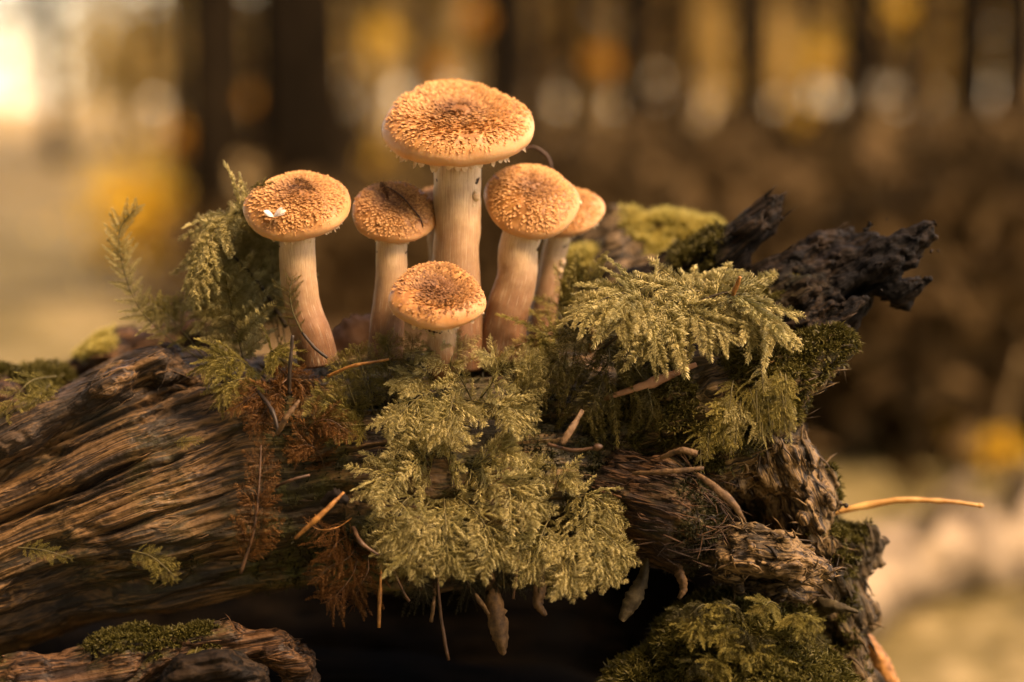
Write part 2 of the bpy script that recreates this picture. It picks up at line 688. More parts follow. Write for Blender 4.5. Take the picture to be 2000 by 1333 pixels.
def disp_rot(amp, f0=120.0):
    def f(co, no, al, c1, c2):
        n = fbm(co * f0, 3, 51)
        a = np.stack([al * 26, c1 * 190, c2 * 190], -1)
        k = (0.35 - np.abs(pn(a, 56))) * 1.3 + 0.8 * (0.3 - np.abs(pn(a * 2.2, 57))) - 0.9 * cracks(pn(a * 0.5, 58), 0.06)
        h = 0.4 * np.abs(pn(co * f0 * 2.6, 55))
        return (amp * (0.8 * n + k - h)).astype(np.float32)
    return f


# ------------------------------------------------------------------ ground, wood behind
def build_ground():
    def axis(a, b, n):
        t = np.linspace(-1, 1, n)
        return np.sign(t) * (np.abs(t) ** 3.2) * (b - a) / 2 + (a + b) / 2
    gx, gy = np.meshgrid(axis(-260, 260, 160), axis(-260, 260, 160), indexing='ij')
    gy = gy + 1.5
    p = np.stack([gx.ravel(), gy.ravel(), np.zeros(gx.size)], -1)
    d = np.hypot(p[:, 0], p[:, 1])
    z = 0.05 * fbm(p * 0.9, 3, 80) * np.clip(d / 1.5, 0.2, 1) + 0.02 * pn(p * 3.0, 81)
    p[:, 2] = GROUND_Z + z
    n = 160
    i = np.arange(n - 1)[:, None] * n
    j = np.arange(n - 1)[None]
    F = np.stack([i + j, i + n + j, i + n + j + 1, i + j + 1], -1).reshape(-1, 4)
    side = p[:, 0] / np.maximum(p[:, 1] - CAM[1], 0.5)
    near = np.clip((2.6 - p[:, 1]) / 1.0, 0, 1)
    green = np.clip((-0.12 - side) * 8.0, 0.04, 1) * np.clip((11 - p[:, 1]) / 5, 0.15, 1) + 0.9 * near * (side > 0.05)
    green = np.clip(green + 0.3 * pn(p * 1.3, 82), 0, 1)
    m, nt = new_mat('forest_floor')
    pos = geo_pos(nt)
    n1 = noise_tex(nt, pos, 5.0, 5, 0.65)
    n2 = noise_tex(nt, pos, 26.0, 4, 0.6)
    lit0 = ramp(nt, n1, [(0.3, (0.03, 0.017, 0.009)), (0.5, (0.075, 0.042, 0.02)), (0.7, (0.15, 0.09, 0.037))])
    far_lit = ramp(nt, n1, [(0.3, (0.14, 0.085, 0.03)), (0.5, (0.30, 0.20, 0.075)), (0.7, (0.46, 0.33, 0.13))])  # litter painted brighter far off, standing in for lit floor between the trunks
    lit = mixc(nt, attr(nt, 'far_lit'), lit0, far_lit)
    n2b = mth(nt, 'ADD', mth(nt, 'MULTIPLY', n2, 0.45), mth(nt, 'MULTIPLY', noise_tex(nt, pos, 3.2, 3), 0.55))
    mos = ramp(nt, n2b, [(0.36, (0.04, 0.032, 0.012)), (0.5, (0.125, 0.098, 0.036)), (0.62, (0.30, 0.235, 0.12))])
    c = mixc(nt, attr(nt, 'green'), lit, mos)
    finish(m, nt, c, 0.85, n2, 0.8, 0.02, spec=0.15)
    o = add('ground', raw_mesh('ground', p, F, {'green': green, 'far_lit': np.clip((p[:, 1] - 5.5) / 2.5, 0, 1) * np.clip(1.1 + 0.9 * pn(p * 0.5, 83) - 4.0 * np.clip(side - 0.05, 0, 1), 0, 1)}), m)
    o['kind'] = 'structure'
    o['label'] = 'forest floor of moss and brown leaf litter'


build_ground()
M['bark'] = mat_simple('spruce_bark', (0.005, 0.0036, 0.002), (0.018, 0.012, 0.006), 9, 0.95, bump=0.8, bdist=0.02, spec=0.04)
M['bark_pale'] = mat_simple('pale_bark', (0.10, 0.065, 0.03), (0.28, 0.19, 0.085), 7, 0.85, bump=0.6, bdist=0.02)
M['leaf_yellow'] = mat_simple('yellow_leaves', (0.55, 0.30, 0.03), (0.86, 0.60, 0.10), 7, 0.5, trans=0.5)
M['leaf_orange'] = mat_simple('orange_leaves', (0.45, 0.20, 0.025), (0.75, 0.38, 0.05), 7, 0.5, trans=0.5)
M['leaf_tan'] = mat_simple('tan_leaves', (0.36, 0.24, 0.085), (0.72, 0.52, 0.20), 3, 0.9, trans=0.5, spec=0.05)
M['leaf_brown'] = mat_simple('brown_leaves', (0.037, 0.023, 0.010), (0.115, 0.072, 0.031), 9, 0.9, trans=0.2, spec=0.05)
M['needles'] = mat_simple('spruce_needles', (0.012, 0.018, 0.007), (0.045, 0.055, 0.018), 6, 0.7, trans=0.2)
M['stone'] = mat_simple('pale_lichen_bark', (0.05, 0.035, 0.02), (0.34, 0.26, 0.165), 26, 0.8, bump=0.8, bdist=0.01)


def leaves(pts, size, r, droop=0.3):
    n = len(pts)
    a = nrm(r.normal(size=(n, 3)) + np.array([0, 0, -droop]))
    b = nrm(np.cross(a, r.normal(size=(n, 3))))
    c = np.cross(a, b)
    L = (size * r.uniform(0.6, 1.3, n))[:, None]
    V = np.stack([pts, pts + a * L * .5 + b * L * .32 + c * L * .08, pts + a * L, pts + a * L * .5 - b * L * .32 + c * L * .08], 1).reshape(-1, 3)
    q = np.arange(n)[:, None] * 4
    return V, [q + np.array([[0, 1, 2]]), q + np.array([[0, 2, 3]])]


def trunk_mesh(h, r0, r1, seed, lean=0.02):
    r = np.random.default_rng(seed)
    t = np.linspace(0, 1, 22)
    path = np.stack([lean * h * t * r.normal() + 0.02 * np.sin(t * 7 + seed), lean * h * t * r.normal() + 0.02 * np.cos(t * 6), h * t - 0.1], -1)
    rad = r1 + (r0 - r1) * (1 - t) + r0 * 0.45 * np.exp(-t * h / 0.25)
    return path, tube(path, rad, 18, True, 0.18, 5, seed)


def make_spruce(seed):
    """Bare lower trunk with dead stubs, needles high above."""
    r = np.random.default_rng(seed)
    root = bpy.data.objects.new('spruce_tree', None); COL.objects.link(root)
    h = 15.0
    path, (V, F) = trunk_mesh(h, 0.105, 0.03, seed)
    add('trunk', raw_mesh('trunk', V, F), M['bark'], root)
    for k in range(7):
        z = r.uniform(0.5, 4.5)
        a = r.uniform(0, 6.28)
        c = np.array([np.interp(z, path[:, 2], path[:, 0]), np.interp(z, path[:, 2], path[:, 1]), z])
        L = r.uniform(0.25, 0.7)
        dr = np.array([math.cos(a), math.sin(a), -0.15])
        pth = spline([c, c + dr * L * .5, c + dr * L + np.array([0, 0, -0.08])], 6)
        V, F = tube(pth, np.linspace(0.014, 0.004, 6), 6)
        add('limb', raw_mesh('limb', V, F), M['bark'], root)
    n = 2600
    t = r.uniform(0, 1, n) ** 0.8
    a = r.uniform(0, 6.28, n)
    rr = (1 - t) * 1.5 * np.sqrt(r.uniform(0.02, 1, n)) + 0.08
    pts = np.stack([rr * np.cos(a), rr * np.sin(a), 8.0 + t * 7.0 - rr * 0.35], -1)
    V, F = leaves(pts, 0.28, r, 0.6)
    add('crown', raw_mesh('crown', V, F, smooth=False), M['needles'], root)
    return root


def make_broadleaf(seed, mat, h=6.0, low=0.9, n=4200, spread=1.5, leaf=0.11, bark='bark_pale', clump=False):
    r = np.random.default_rng(seed)
    root = bpy.data.objects.new('sky_blocking_evergreen' if mat == 'needles' else 'autumn_tree', None); COL.objects.link(root)
    path, (V, F) = trunk_mesh(h, 0.07, 0.015, seed, 0.03)
    add('trunk', raw_mesh('trunk', V, F), M[bark], root)
    cl = []
    for k in range(13):
        z = r.uniform(low, h * 0.92)
        a = k * 2.4 + r.uniform(-.4, .4)
        c = np.array([np.interp(z, path[:, 2], path[:, 0]), np.interp(z, path[:, 2], path[:, 1]), z])
        L = spread * r.uniform(0.45, 1) * (1.1 - 0.6 * z / h)
        e = c + np.array([math.cos(a) * L, math.sin(a) * L, L * r.uniform(0.05, 0.5)])
        pth = spline([c, (c + e) / 2 + np.array([0, 0, 0.12 * L]), e], 8)
        V, F = tube(pth, np.linspace(0.02, 0.005, 8), 6)
        add('limb', raw_mesh('limb', V, F), M[bark], root)
        cl += [e] if clump else [pth[4], pth[6], pth[7], e + r.normal(0, 0.2, 3)]
    cl = np.array(cl)
    pts = cl[r.integers(0, len(cl), n)] + r.normal(0, 0.24, (n, 3))
    pts = pts[pts[:, 2] > low * 0.6]
    V, F = leaves(pts, leaf, r)
    add('crown', raw_mesh('crown', V, F, smooth=False), M[mat], root)
    return root


def copy_tree(root):
    c = root.copy(); COL.objects.link(c)
    for ch in list(root.children):
        k = ch.copy(); COL.objects.link(k); k.parent = c
    return c


_used = set()


def place(proto, loc, rz, sc, label, cat, group):
    o = copy_tree(proto) if proto.name in _used else proto
    _used.add(proto.name)
    o.location = loc
    o.rotation_euler = (0, 0, rz)
    o.scale = (sc if isinstance(sc, tuple) else (sc, sc, sc))
    return tag(o, label, cat, group)


spr = [make_spruce(11), make_spruce(12), make_spruce(13)]
# (photo column, distance, girth scale)
for k, (px, dist, g) in enumerate([(418, 4.3, 0.50), (582, 4.8, 0.46), (652, 4.5, 0.44), (1118, 5.6, 0.30), (1238, 4.8, 0.40), (1672, 4.8, 0.46), (822, 5.6, 0.30), (520, 5.8, 0.34), (962, 5.4, 0.22), (1330, 5.2, 0.24), (1062, 6.2, 0.24), (1475, 5.6, 0.24), (1790, 5.2, 0.26), (1905, 5.6, 0.26), (1560, 6.6, 0.22),
                                   (1015, 10.5, 0.8), (1330, 11.0, 0.6), (1460, 9.6, 0.7), (1880, 8.2, 0.9), (1985, 7.0, 0.8), (345, 10.5, 0.45), (110, 14, 0.55), (700, 15, 0.8), (1560, 14, 0.7), (960, 16, 1.0), (1250, 17, 1.0), (1780, 16, 1.0), (620, 13, 1.0), (470, 15, 1.0)]):
    near = dist < 6.5
    place(spr[k % 3], pt_at(px, dist), k * 1.7, (g, g, 1.0),
          'dark bare conifer trunk blurred close behind the log' if near else 'thin dark conifer trunk blurred deeper in the forest', 'tree', 'conifer trunks behind the log')
# unseen evergreens added around the viewpoint to block low sky, open towards the sun
dense = [make_broadleaf(31, 'needles', 9.0, 0.7, 9000, 2.2, 0.26, 'bark'), make_broadleaf(32, 'needles', 8.0, 0.7, 9000, 2.2, 0.26, 'bark')]
for k, (az, dist) in enumerate([(-75, 4.5), (-100, 4.2), (-125, 4.5), (-150, 4.0), (-172, 4.6), (170, 4.2), (150, 5.0), (-55, 7), (-88, 8), (-112, 8), (-138, 8), (-160, 8), (175, 8), (158, 9), (-40, 9), (138, 9)]):
    a = math.radians(az)
    place(dense[k % 2], (math.sin(a) * dist, math.cos(a) * dist, GROUND_Z), k * 1.9, 1.0, 'dense dark evergreen tree added out of view to block low sky light', 'tree', 'added evergreens out of view')
tan = [make_broadleaf(21, 'leaf_tan', 6.5, 0.25, 7000, 1.8, 0.12), make_broadleaf(22, 'leaf_tan', 5.5, 0.2, 7000, 1.7, 0.12), make_broadleaf(23, 'leaf_brown', 6.0, 0.25, 7000, 1.8, 0.12)]
for k, (px, dist) in enumerate([(470, 17), (600, 19), (720, 22), (800, 17), (930, 20), (1050, 18), (1160, 22), (1290, 18), (1400, 21), (1530, 18), (1640, 22), (1760, 19), (1880, 20), (2010, 18), (2120, 21),
                                (390, 23), (1718, 24), (1180, 24), (1230, 26), (740, 24), (1655, 24), (1545, 26), (1455, 25), (1830, 25), (1000, 27), (1350, 28), (1700, 27), (560, 27), (850, 28)]):
    place(tan[k % 3], pt_at(px, dist), k * 2.1, 1.0, 'brown leaved tree blurred far behind the log' if k % 3 == 2 else 'tan autumn tree blurred far behind the log', 'tree',
          'brown trees at the back' if k % 3 == 2 else 'tan trees at the back')

thin = [make_broadleaf(24, 'leaf_tan', 5.0, 0.5, 1900, 1.9, 0.11, clump=True), make_broadleaf(25, 'leaf_brown', 4.6, 0.5, 1500, 1.8, 0.11, clump=True)]
for k, (px, dist) in enumerate([(-130, 14), (105, 24), (368, 20), (180, 36), (290, 46), (10, 42)]):
    place(thin[k % 2], pt_at(px, dist), k * 1.3, 1.0, 'thinly leaved autumn tree with bright sky showing through it' if k % 2 == 0 else 'almost bare brown tree against bright sky', 'tree', 'thin trees before the sky gap')

bare = make_broadleaf(26, 'leaf_brown', 4.5, 0.4, 420, 1.5, 0.09, 'bark', clump=True)
for k, (px, dist) in enumerate([(120, 14), (262, 15)]):
    place(bare, pt_at(px, dist), k * 1.9, 0.8, 'slender nearly leafless tree with dark limbs crossing the bright sky', 'tree', 'leafless trees before the sky gap')


def sapling(px, py, dist, n, spreadm, mat, label, seed, leaf=0.038):
    """Thin young tree whose leaf cluster hangs at the given height."""
    r = np.random.default_rng(seed)
    b = pt_at(px, dist)
    top = CAM + (FWD + (px - 1000) / FPX * RGT + (666.5 - py) / FPX * UPV) * dist / math.cos(PITCH)
    h = max(top[2] - GROUND_Z, 0.08)
    root = thing('yellow_sapling' if 'orange' not in mat else 'orange_sapling', label, 'sapling', b, 'autumn saplings behind the log')
    pth = spline([(0, 0, -0.05), (0.02, 0.01, h * .5), (0, 0, h * 1.02), (0.03, 0, h * 1.3 + 0.1)], 14)
    V, F = tube(pth, np.linspace(0.009, 0.003, 14), 6)
    add('stem', raw_mesh('stem', V, F), M['bark_pale'], root)
    n = int(n * 1.8)
    pts = np.array([0, 0, h]) + r.normal(0, 1, (n, 3)) * np.array([spreadm, spreadm, spreadm])
    pts = pts[pts[:, 2] > 0.02]
    V, F = leaves(pts, leaf, r)
    add('foliage', raw_mesh('foliage', V, F, smooth=False), M[mat], root)


sapling(280, 400, 4.4, 330, 0.065, 'leaf_yellow', 'glowing yellow leaved sapling blurred beyond the thin curling moss strand', 1)
sapling(750, 70, 7.5, 70, 0.024, 'leaf_yellow', 'small yellow leaf cluster on a sapling beside the tallest cap', 2)
sapling(745, 320, 5.4, 110, 0.03, 'leaf_yellow', 'yellow leaf cluster low on a sapling left of the tallest stem', 3)
sapling(925, 40, 8.0, 70, 0.026, 'leaf_orange', 'orange leaf cluster on a sapling above the tallest cap', 4)
sapling(1172, 120, 7.0, 70, 0.022, 'leaf_orange', 'small orange leaf cluster between two dark trunks', 5)
sapling(1750, 30, 8.0, 70, 0.025, 'leaf_yellow', 'yellow leaf cluster high above the charred spur', 6)
sapling(1595, 250, 5.6, 130, 0.035, 'leaf_yellow', 'pale yellow sapling column left of a dark trunk above the spur', 7)
sapling(1590, 120, 9.0, 150, 0.06, 'leaf_yellow', 'taller yellow sapling behind the pale yellow one', 8)
sapling(360, 270, 7.0, 70, 0.026, 'leaf_orange', 'orange leaf cluster at the edge of the dark trunk', 9)
sapling(505, 190, 9.0, 40, 0.03, 'leaf_orange', 'dull orange sapling between two dark trunks', 10)
sapling(855, 140, 9.0, 70, 0.03, 'leaf_orange', 'orange leaves on a sapling touching the tallest cap outline', 14)
sapling(1965, 885, 2.15, 40, 0.012, 'leaf_yellow', 'low seedling with golden leaves above the pale fallen log', 11, 0.02)
sapling(1868, 850, 2.3, 14, 0.012, 'leaf_yellow', 'dimmer low seedling with golden leaves near the straw tip', 12, 0.02)
sapling(1450, 160, 11, 70, 0.05, 'leaf_yellow', 'faint yellow sapling deep between conifer trunks', 13)


def bramble(px, dist, seed, w=0.9, h=0.6):
    r = np.random.default_rng(seed)
    root = thing('dead_bramble', 'arching brown bramble thicket blurred behind the log end', 'shrub', pt_at(px, dist), 'brown brambles behind the log')
    pts = []
    for k in range(11):
        a = r.uniform(0, 6.28)
        L = w * r.uniform(.5, 1)
        e = np.array([math.cos(a) * L, math.sin(a) * L * .6, r.uniform(0, h * .5)])
        pth = spline([(r.normal(0, .08), r.normal(0, .08), -.03), e * .4 + np.array([0, 0, h * r.uniform(.7, 1.1)]), e * .8 + np.array([0, 0, h * .7]), e], 14)
        V, F = tube(pth, np.linspace(0.012, 0.005, 14), 6)
        add('cane', raw_mesh('cane', V, F), M['leaf_brown'], root)
        pts.append(pth)
    pts = np.vstack(pts)
    q = pts[r.integers(0, len(pts), 900)] + r.normal(0, .07, (900, 3))
    q = q[q[:, 2] > 0.0]
    V, F = leaves(q, 0.07, r)
    add('foliage', raw_mesh('foliage', V, F, smooth=False), M['leaf_brown'], root)


for k, (px, dist, w, h) in enumerate([(1130, 4.2, .7, .28), (1330, 3.9, .8, .30), (1520, 4.3, .8, .28), (1740, 3.8, .8, .32), (1930, 3.9, .8, .36), (2060, 3.4, .6, .3), (1020, 5.2, .8, .3), (1620, 5.4, 1.0, .32), (1850, 5.6, 1.0, .36), (900, 5.0, .6, .2), (680, 4.9, .6, .18), (560, 4.0, .45, .16), (780, 4.2, .45, .15), (1590, 2.6, .32, .20), (1760, 2.5, .36, .22), (1930, 2.6, .36, .25), (1440, 2.9, .3, .2), (2080, 2.5, .3, .3), (1680, 3.1, .4, .25), (1860, 3.1, .4, .28)]):
    bramble(px, dist, 300 + k, w, h)

# pale log lying on the ground beyond the broken end
def fallen_log():
    a, b = G(1560, 1290), G(2120, 1075)
    L = b - a
    root = thing('fallen_log', 'pale lichen covered log lying blurred on the ground beyond the broken end', 'log', a)
    pth = spline([np.zeros(3), L * .33 + np.array([0, .02, .02]), L * .66 + np.array([0, -.01, .015]), L], 40) + np.array([0, 0, 0.03])
    V, F = tube(pth, np.linspace(0.04, 0.048, 40), 20, True, 0.5, 22, 5)
    add('trunk', raw_mesh('trunk', V, F), M['stone'], root)
    for k, (t, s) in enumerate(((.35, .10), (.62, .12))):
        p0 = pth[int(t * 39)]
        V, F = tube(spline([p0, p0 + np.array([.02, -.03, s * .6]), p0 + np.array([.05, -.04, s])], 8), np.linspace(.014, .008, 8), 8, True, .3, 40, k)
        add('limb', raw_mesh('limb', V, F), M['stone'], root)


fallen_log()

GRN = {}
SURF = {}
log = thing('rotten_log', 'mossy decaying log with split grain, hollow underside and jagged blackened end', 'log', P(700, 1330, 0.12))
LOGI = np.array(log.location)


def child_of_log(o):
    o.location = -LOGI
    return o


def moss_up(thr, lo=-0.1, scale=30.0, seed=60):
    def f(co, no):
        return np.clip((no[:, 2] - lo) * 1.2, 0, 1) * np.clip((pn(co * scale, seed) + thr) * 3.0, 0, 1)
    return f


def disp_main(co, no, al, c1, c2):
    x, y = to_px(co)
    d = disp_wood(0.0027, 5.0, 100.0)(co, no, al, c1, c2)
    c = c1 / PX
    # the long deep splits between the grey upper slab and the ribbed wood below
    for c0, w, dep, x0, x1 in ((1012, 9, 0.009, -400, 330), (905, 6, 0.004, -400, 460), (1215, 6, 0.004, -400, 500), (1115, 5, 0.003, 60, 560), (862, 5, 0.004, -400, 420)):
        wob = 10 * pn(np.stack([x / 120, x * 0 + c0, x * 0], -1), 70)
        m = np.clip((x - x0) / 60, 0, 1) * np.clip((x1 - x) / 90, 0, 1)
        d = d - dep * m * np.exp(-((c - c0 - wob) / w) ** 2)
    return d.astype(np.float32)


def moss_main(co, no):
    x, y = to_px(co)
    band = np.exp(-((y - (1120 - 0.10 * (x - 300))) / 45) ** 2) * np.clip((x - 60) / 200, 0, 1)
    edge = np.clip((x - 430) / 120, 0, 1)
    return (0.55 * band + 0.8 * edge) * np.clip((pn(co * 60, 61) + 0.35) * 2, 0, 1) + 0.25 * np.clip(pn(co * 35, 62) * 4 - 0.3, 0, 1)


main_prims = chain([(-220, 1125, 0.052, 205), (0, 1052, 0.052, 198), (330, 945, 0.052, 236), (520, 925, 0.05, 205),
                    (800, 920, 0.045, 212), (1060, 905, 0.05, 215), (1290, 850, 0.055, 195)], 0.85)
main_prims += [blob(1230, 660, 0.085, 210, 130, 200), blob(860, 790, 0.08, 260, 90, 180), blob(350, 800, 0.08, 200, 90, 160)]
o, co, no, ms = carve('wood_body', main_prims, 0.00135, M['wood'], log, grain_main,
                      noise=((0.007, 6, 45, 2, 1), (0.003, 14, 120, 2, 2)), k=0.02, disp=disp_main, moss=moss_main)
child_of_log(o); SURF['main'] = (o, co, no, ms)

# near-black hollow and the mass of the trunk behind and below it
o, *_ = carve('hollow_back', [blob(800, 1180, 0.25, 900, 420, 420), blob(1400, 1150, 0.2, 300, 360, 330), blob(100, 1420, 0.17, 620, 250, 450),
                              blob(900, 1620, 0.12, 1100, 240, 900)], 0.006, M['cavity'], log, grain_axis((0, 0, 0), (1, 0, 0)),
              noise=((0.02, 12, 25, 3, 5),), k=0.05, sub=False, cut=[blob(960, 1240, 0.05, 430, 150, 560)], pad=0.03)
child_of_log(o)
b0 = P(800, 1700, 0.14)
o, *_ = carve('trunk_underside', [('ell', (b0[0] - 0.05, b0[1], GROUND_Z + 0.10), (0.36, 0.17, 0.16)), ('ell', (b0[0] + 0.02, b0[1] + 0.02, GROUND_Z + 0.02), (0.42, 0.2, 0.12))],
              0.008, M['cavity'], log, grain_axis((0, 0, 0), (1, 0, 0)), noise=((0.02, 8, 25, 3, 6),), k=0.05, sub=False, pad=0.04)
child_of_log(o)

# pieces of the log
def piece(key, name, prims, mat, a, b, vox=0.0015, noise=((0.004, 15, 60, 2, 8), (0.003, 70, 110, 2, 9)), disp=None, moss=None, cut=(), k=0.008, label=None):
    o, co, no, ms = carve(name, prims, vox, M[mat], log, grain_axis(P(*a), P(*b)), noise, k, cut, disp or disp_wood(0.0014, 16, 130), moss)
    child_of_log(o)
    if label:
        o['label'] = label
    SURF[key] = (o, co, no, ms)
    return o


piece('shard', 'bark_shard', chain([(130, 728, 0.10, 16), (230, 690, 0.10, 34), (400, 642, 0.095, 34), (470, 650, 0.09, 20)], 0.6), 'redwood', (130, 728, 0.1), (400, 642, 0.1), moss=moss_up(-0.1))
piece('slab', 'wood_slab', chain([(-200, 960, 0.022, 60), (60, 838, 0.022, 46), (240, 752, 0.022, 40), (322, 716, 0.022, 32), (402, 742, 0.026, 16)], 0.55), 'wood', (-200, 960, 0), (330, 705, 0), moss=moss_up(-0.25))
piece('leftchunk', 'mossy_chunk', [blob(15, 775, 0.05, 105, 48, 80), blob(-60, 800, 0.05, 120, 80, 90), blob(90, 745, 0.07, 50, 26, 50)], 'redwood', (-60, 820, 0.05), (90, 730, 0.05), moss=moss_up(0.25))
piece('mound', 'mossy_ridge', chain([(1130, 560, 0.10, 70), (1190, 480, 0.11, 46), (1285, 446, 0.115, 36), (1370, 478, 0.11, 20)], 0.7) + [blob(1240, 530, 0.09, 130, 50, 130)], 'crumb', (1130, 560, 0.1), (1370, 470, 0.1), moss=moss_up(0.15, 0.15), noise=((0.012, 25, 55, 3, 8), (0.004, 70, 110, 2, 9)))
piece('spurA', 'broken_spur', chain([(1180, 610, 0.07, 70), (1320, 555, 0.06, 50), (1410, 500, 0.05, 42), (1465, 445, 0.045, 30), (1495, 408, 0.043, 20), (1514, 390, 0.043, 9)], 0.8), 'char', (1250, 600, 0.06), (1512, 392, 0.045),
      moss=moss_up(-0.1), noise=((0.007, 18, 90, 3, 12), (0.003, 60, 190, 2, 13)), label='blackened pointed spur of split wood with a knot')
piece('spurB', 'broken_spur', chain([(1290, 780, 0.06, 150), (1470, 670, 0.05, 112), (1580, 590, 0.04, 82), (1650, 540, 0.035, 48), (1715, 520, 0.03, 30), (1770, 492, 0.03, 22), (1816, 466, 0.03, 9)], 0.8)
      + chain([(1585, 535, 0.045, 52), (1622, 488, 0.045, 30), (1690, 482, 0.04, 20)], 0.8) + chain([(1705, 530, 0.03, 22), (1750, 560, 0.03, 14), (1782, 566, 0.03, 13)]) + chain([(1735, 560, 0.03, 10), (1768, 600, 0.03, 9)]) + chain([(1380, 770, 0.045, 110), (1530, 680, 0.035, 80), (1610, 620, 0.032, 52)], 0.8),
      'char', (1350, 740, 0.05), (1800, 460, 0.03), noise=((0.013, 26, 65, 3, 14), (0.007, 60, 170, 3, 15)), disp=disp_rot(0.0020, 150), label='charred black jagged spur ending in a ragged tip', k=0.005, moss=lambda co, no: moss_up(-0.05, 0.1)(co, no) * np.clip((1660 - to_px(co)[0]) / 80, 0, 1))
piece('ledge', 'mossy_ledge', chain([(1080, 880, 0.035, 110), (1330, 800, 0.02, 92), (1500, 740, 0.012, 66), (1600, 700, 0.008, 32), (1650, 684, 0.006, 12)], 0.8)
      + chain([(1400, 860, 0.012, 80), (1500, 800, 0.008, 52), (1560, 745, 0.006, 26)], 0.8), 'crumb', (1100, 860, 0.02), (1640, 690, 0.01), disp=disp_rot(0.0014), noise=((0.006, 25, 60, 3, 16), (0.004, 90, 150, 2, 17)), moss=moss_up(0.45, -0.5))
piece('end', 'rotten_end', chain([(1420, 850, 0.03, 130), (1510, 900, 0.025, 70), (1555, 985, 0.03, 72), (1600, 1080, 0.035, 60), (1630, 1200, 0.045, 60), (1660, 1420, 0.05, 70)], 0.7)
      + chain([(1600, 1100, 0.04, 36), (1672, 1072, 0.04, 24), (1702, 1068, 0.04, 17)]) + [blob(1500, 1000, 0.05, 110, 190, 150)] + chain([(1490, 880, 0.02, 40), (1545, 900, 0.02, 22)]), 'crumb', (1420, 830, 0.03), (1640, 1300, 0.04),
      disp=disp_rot(0.0018, 130), noise=((0.011, 45, 62, 3, 18), (0.006, 120, 150, 3, 19)), moss=moss_up(0.0, 0.1), k=0.006, label='crumbling dark broken end of the log')
piece('nose', 'split_wood', chain([(1130, 960, 0.03, 60), (1210, 965, 0.012, 78), (1300, 985, 0.004, 88), (1358, 1020, 0.006, 54)], 0.8) + chain([(1220, 1060, 0.014, 32), (1320, 1082, 0.008, 22), (1390, 1030, 0.012, 28)], 0.8),
      'redwood', (1150, 950, 0.02), (1390, 1010, 0.0), disp=disp_wood(0.0016, 14, 120), moss=lambda co, no: np.clip((to_px(co)[0] - 1290) / 90, 0, 1) * 0.8 + 0.2 * (pn(co * 70, 66) > 0.1))
piece('shelf', 'rotten_shelf', chain([(1372, 1085, 0.004, 17), (1440, 1068, 0.0, 32), (1530, 1085, -0.002, 36), (1596, 1112, 0.002, 24)], 0.5) + chain([(1405, 1110, 0.0, 10), (1440, 1142, -0.003, 6)]) + [blob(1500, 1150, 0.03, 90, 60, 110)],
      'crumb', (1372, 1085, 0), (1596, 1112, 0), disp=disp_rot(0.0016, 170), noise=((0.006, 60, 80, 3, 20), (0.004, 150, 190, 2, 21)), k=0.004, moss=moss_up(-0.3))
piece('foot', 'mossy_foot', [blob(1430, 1270, 0.012, 150, 92, 160), blob(1500, 1380, 0.0, 170, 130, 170), blob(1300, 1350, 0.01, 110, 60, 120), blob(1500, 1190, 0.03, 70, 50, 110)], 'crumb', (1300, 1340, 0), (1560, 1180, 0),
      disp=disp_rot(0.0015), moss=moss_up(0.6, -0.8))
piece('root', 'root', chain([(-160, 1410, -0.012, 60), (60, 1345, -0.015, 52), (250, 1285, -0.012, 44), (430, 1254, -0.005, 34), (540, 1262, 0.0, 30), (585, 1300, 0.0, 28), (596, 1400, 0.004, 30)], 0.9), 'redwood', (0, 1340, -0.01), (540, 1250, 0),
      disp=disp_wood(0.0018, 12, 110), moss=moss_up(0.1, 0.1))
piece('knot', 'black_root', chain([(330, 1350, -0.03, 30), (370, 1308, -0.032, 25), (430, 1300, -0.03, 26), (490, 1318, -0.028, 22), (505, 1370, -0.02, 24)], 1.0), 'char', (330, 1340, 0), (500, 1310, 0), disp=disp_rot(0.0013, 170), noise=((0.004, 60, 90, 2, 22),))
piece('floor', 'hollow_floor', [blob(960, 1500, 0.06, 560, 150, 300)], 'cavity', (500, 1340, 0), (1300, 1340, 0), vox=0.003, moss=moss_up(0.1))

# ------------------------------------------------------------------ mushrooms
def mat_cap():
    m, nt = new_mat('mushroom_cap_skin')
    r = attr(nt, 'rad')
    pos = geo_pos(nt)
    n = noise_tex(nt, pos, 330, 4, 0.6)
    n2 = noise_tex(nt, pos, 900, 2, 0.5)
    base = ramp(nt, r, [(0.0, (0.20, 0.085, 0.03)), (0.22, (0.34, 0.145, 0.042)), (0.45, (0.50, 0.235, 0.08)), (0.7, (0.55, 0.265, 0.10)), (0.88, (0.58, 0.29, 0.12)), (1.0, (0.66, 0.39, 0.20))])
    rnd = N_(nt, 'ShaderNodeObjectInfo').outputs['Random']
    base = mixc(nt, mth(nt, 'MULTIPLY', rnd, 0.35), base, (0.36, 0.15, 0.05))
    wet = noise_tex(nt, pos, 70, 3)
    base = mixc(nt, ramp(nt, wet, [(0.5, (0, 0, 0)), (0.7, (0.55, 0.55, 0.55))]), base, (0.40, 0.17, 0.055))
    pit = mth(nt, 'MULTIPLY', ramp(nt, n, [(0.46, (1, 1, 1)), (0.6, (0, 0, 0))]), ramp(nt, r, [(0.0, (0.9, 0.9, 0.9)), (0.74, (0.75, 0.75, 0.75)), (0.84, (0, 0, 0))]))
    c = mixc(nt, pit, base, (0.22, 0.085, 0.022))
    return finish(m, nt, c, 0.5, mth(nt, 'ADD', n, mth(nt, 'MULTIPLY', n2, 0.3)), 0.25, 0.0008, sss=0.35, sss_r=(0.005, 0.0022, 0.0008), spec=0.35)


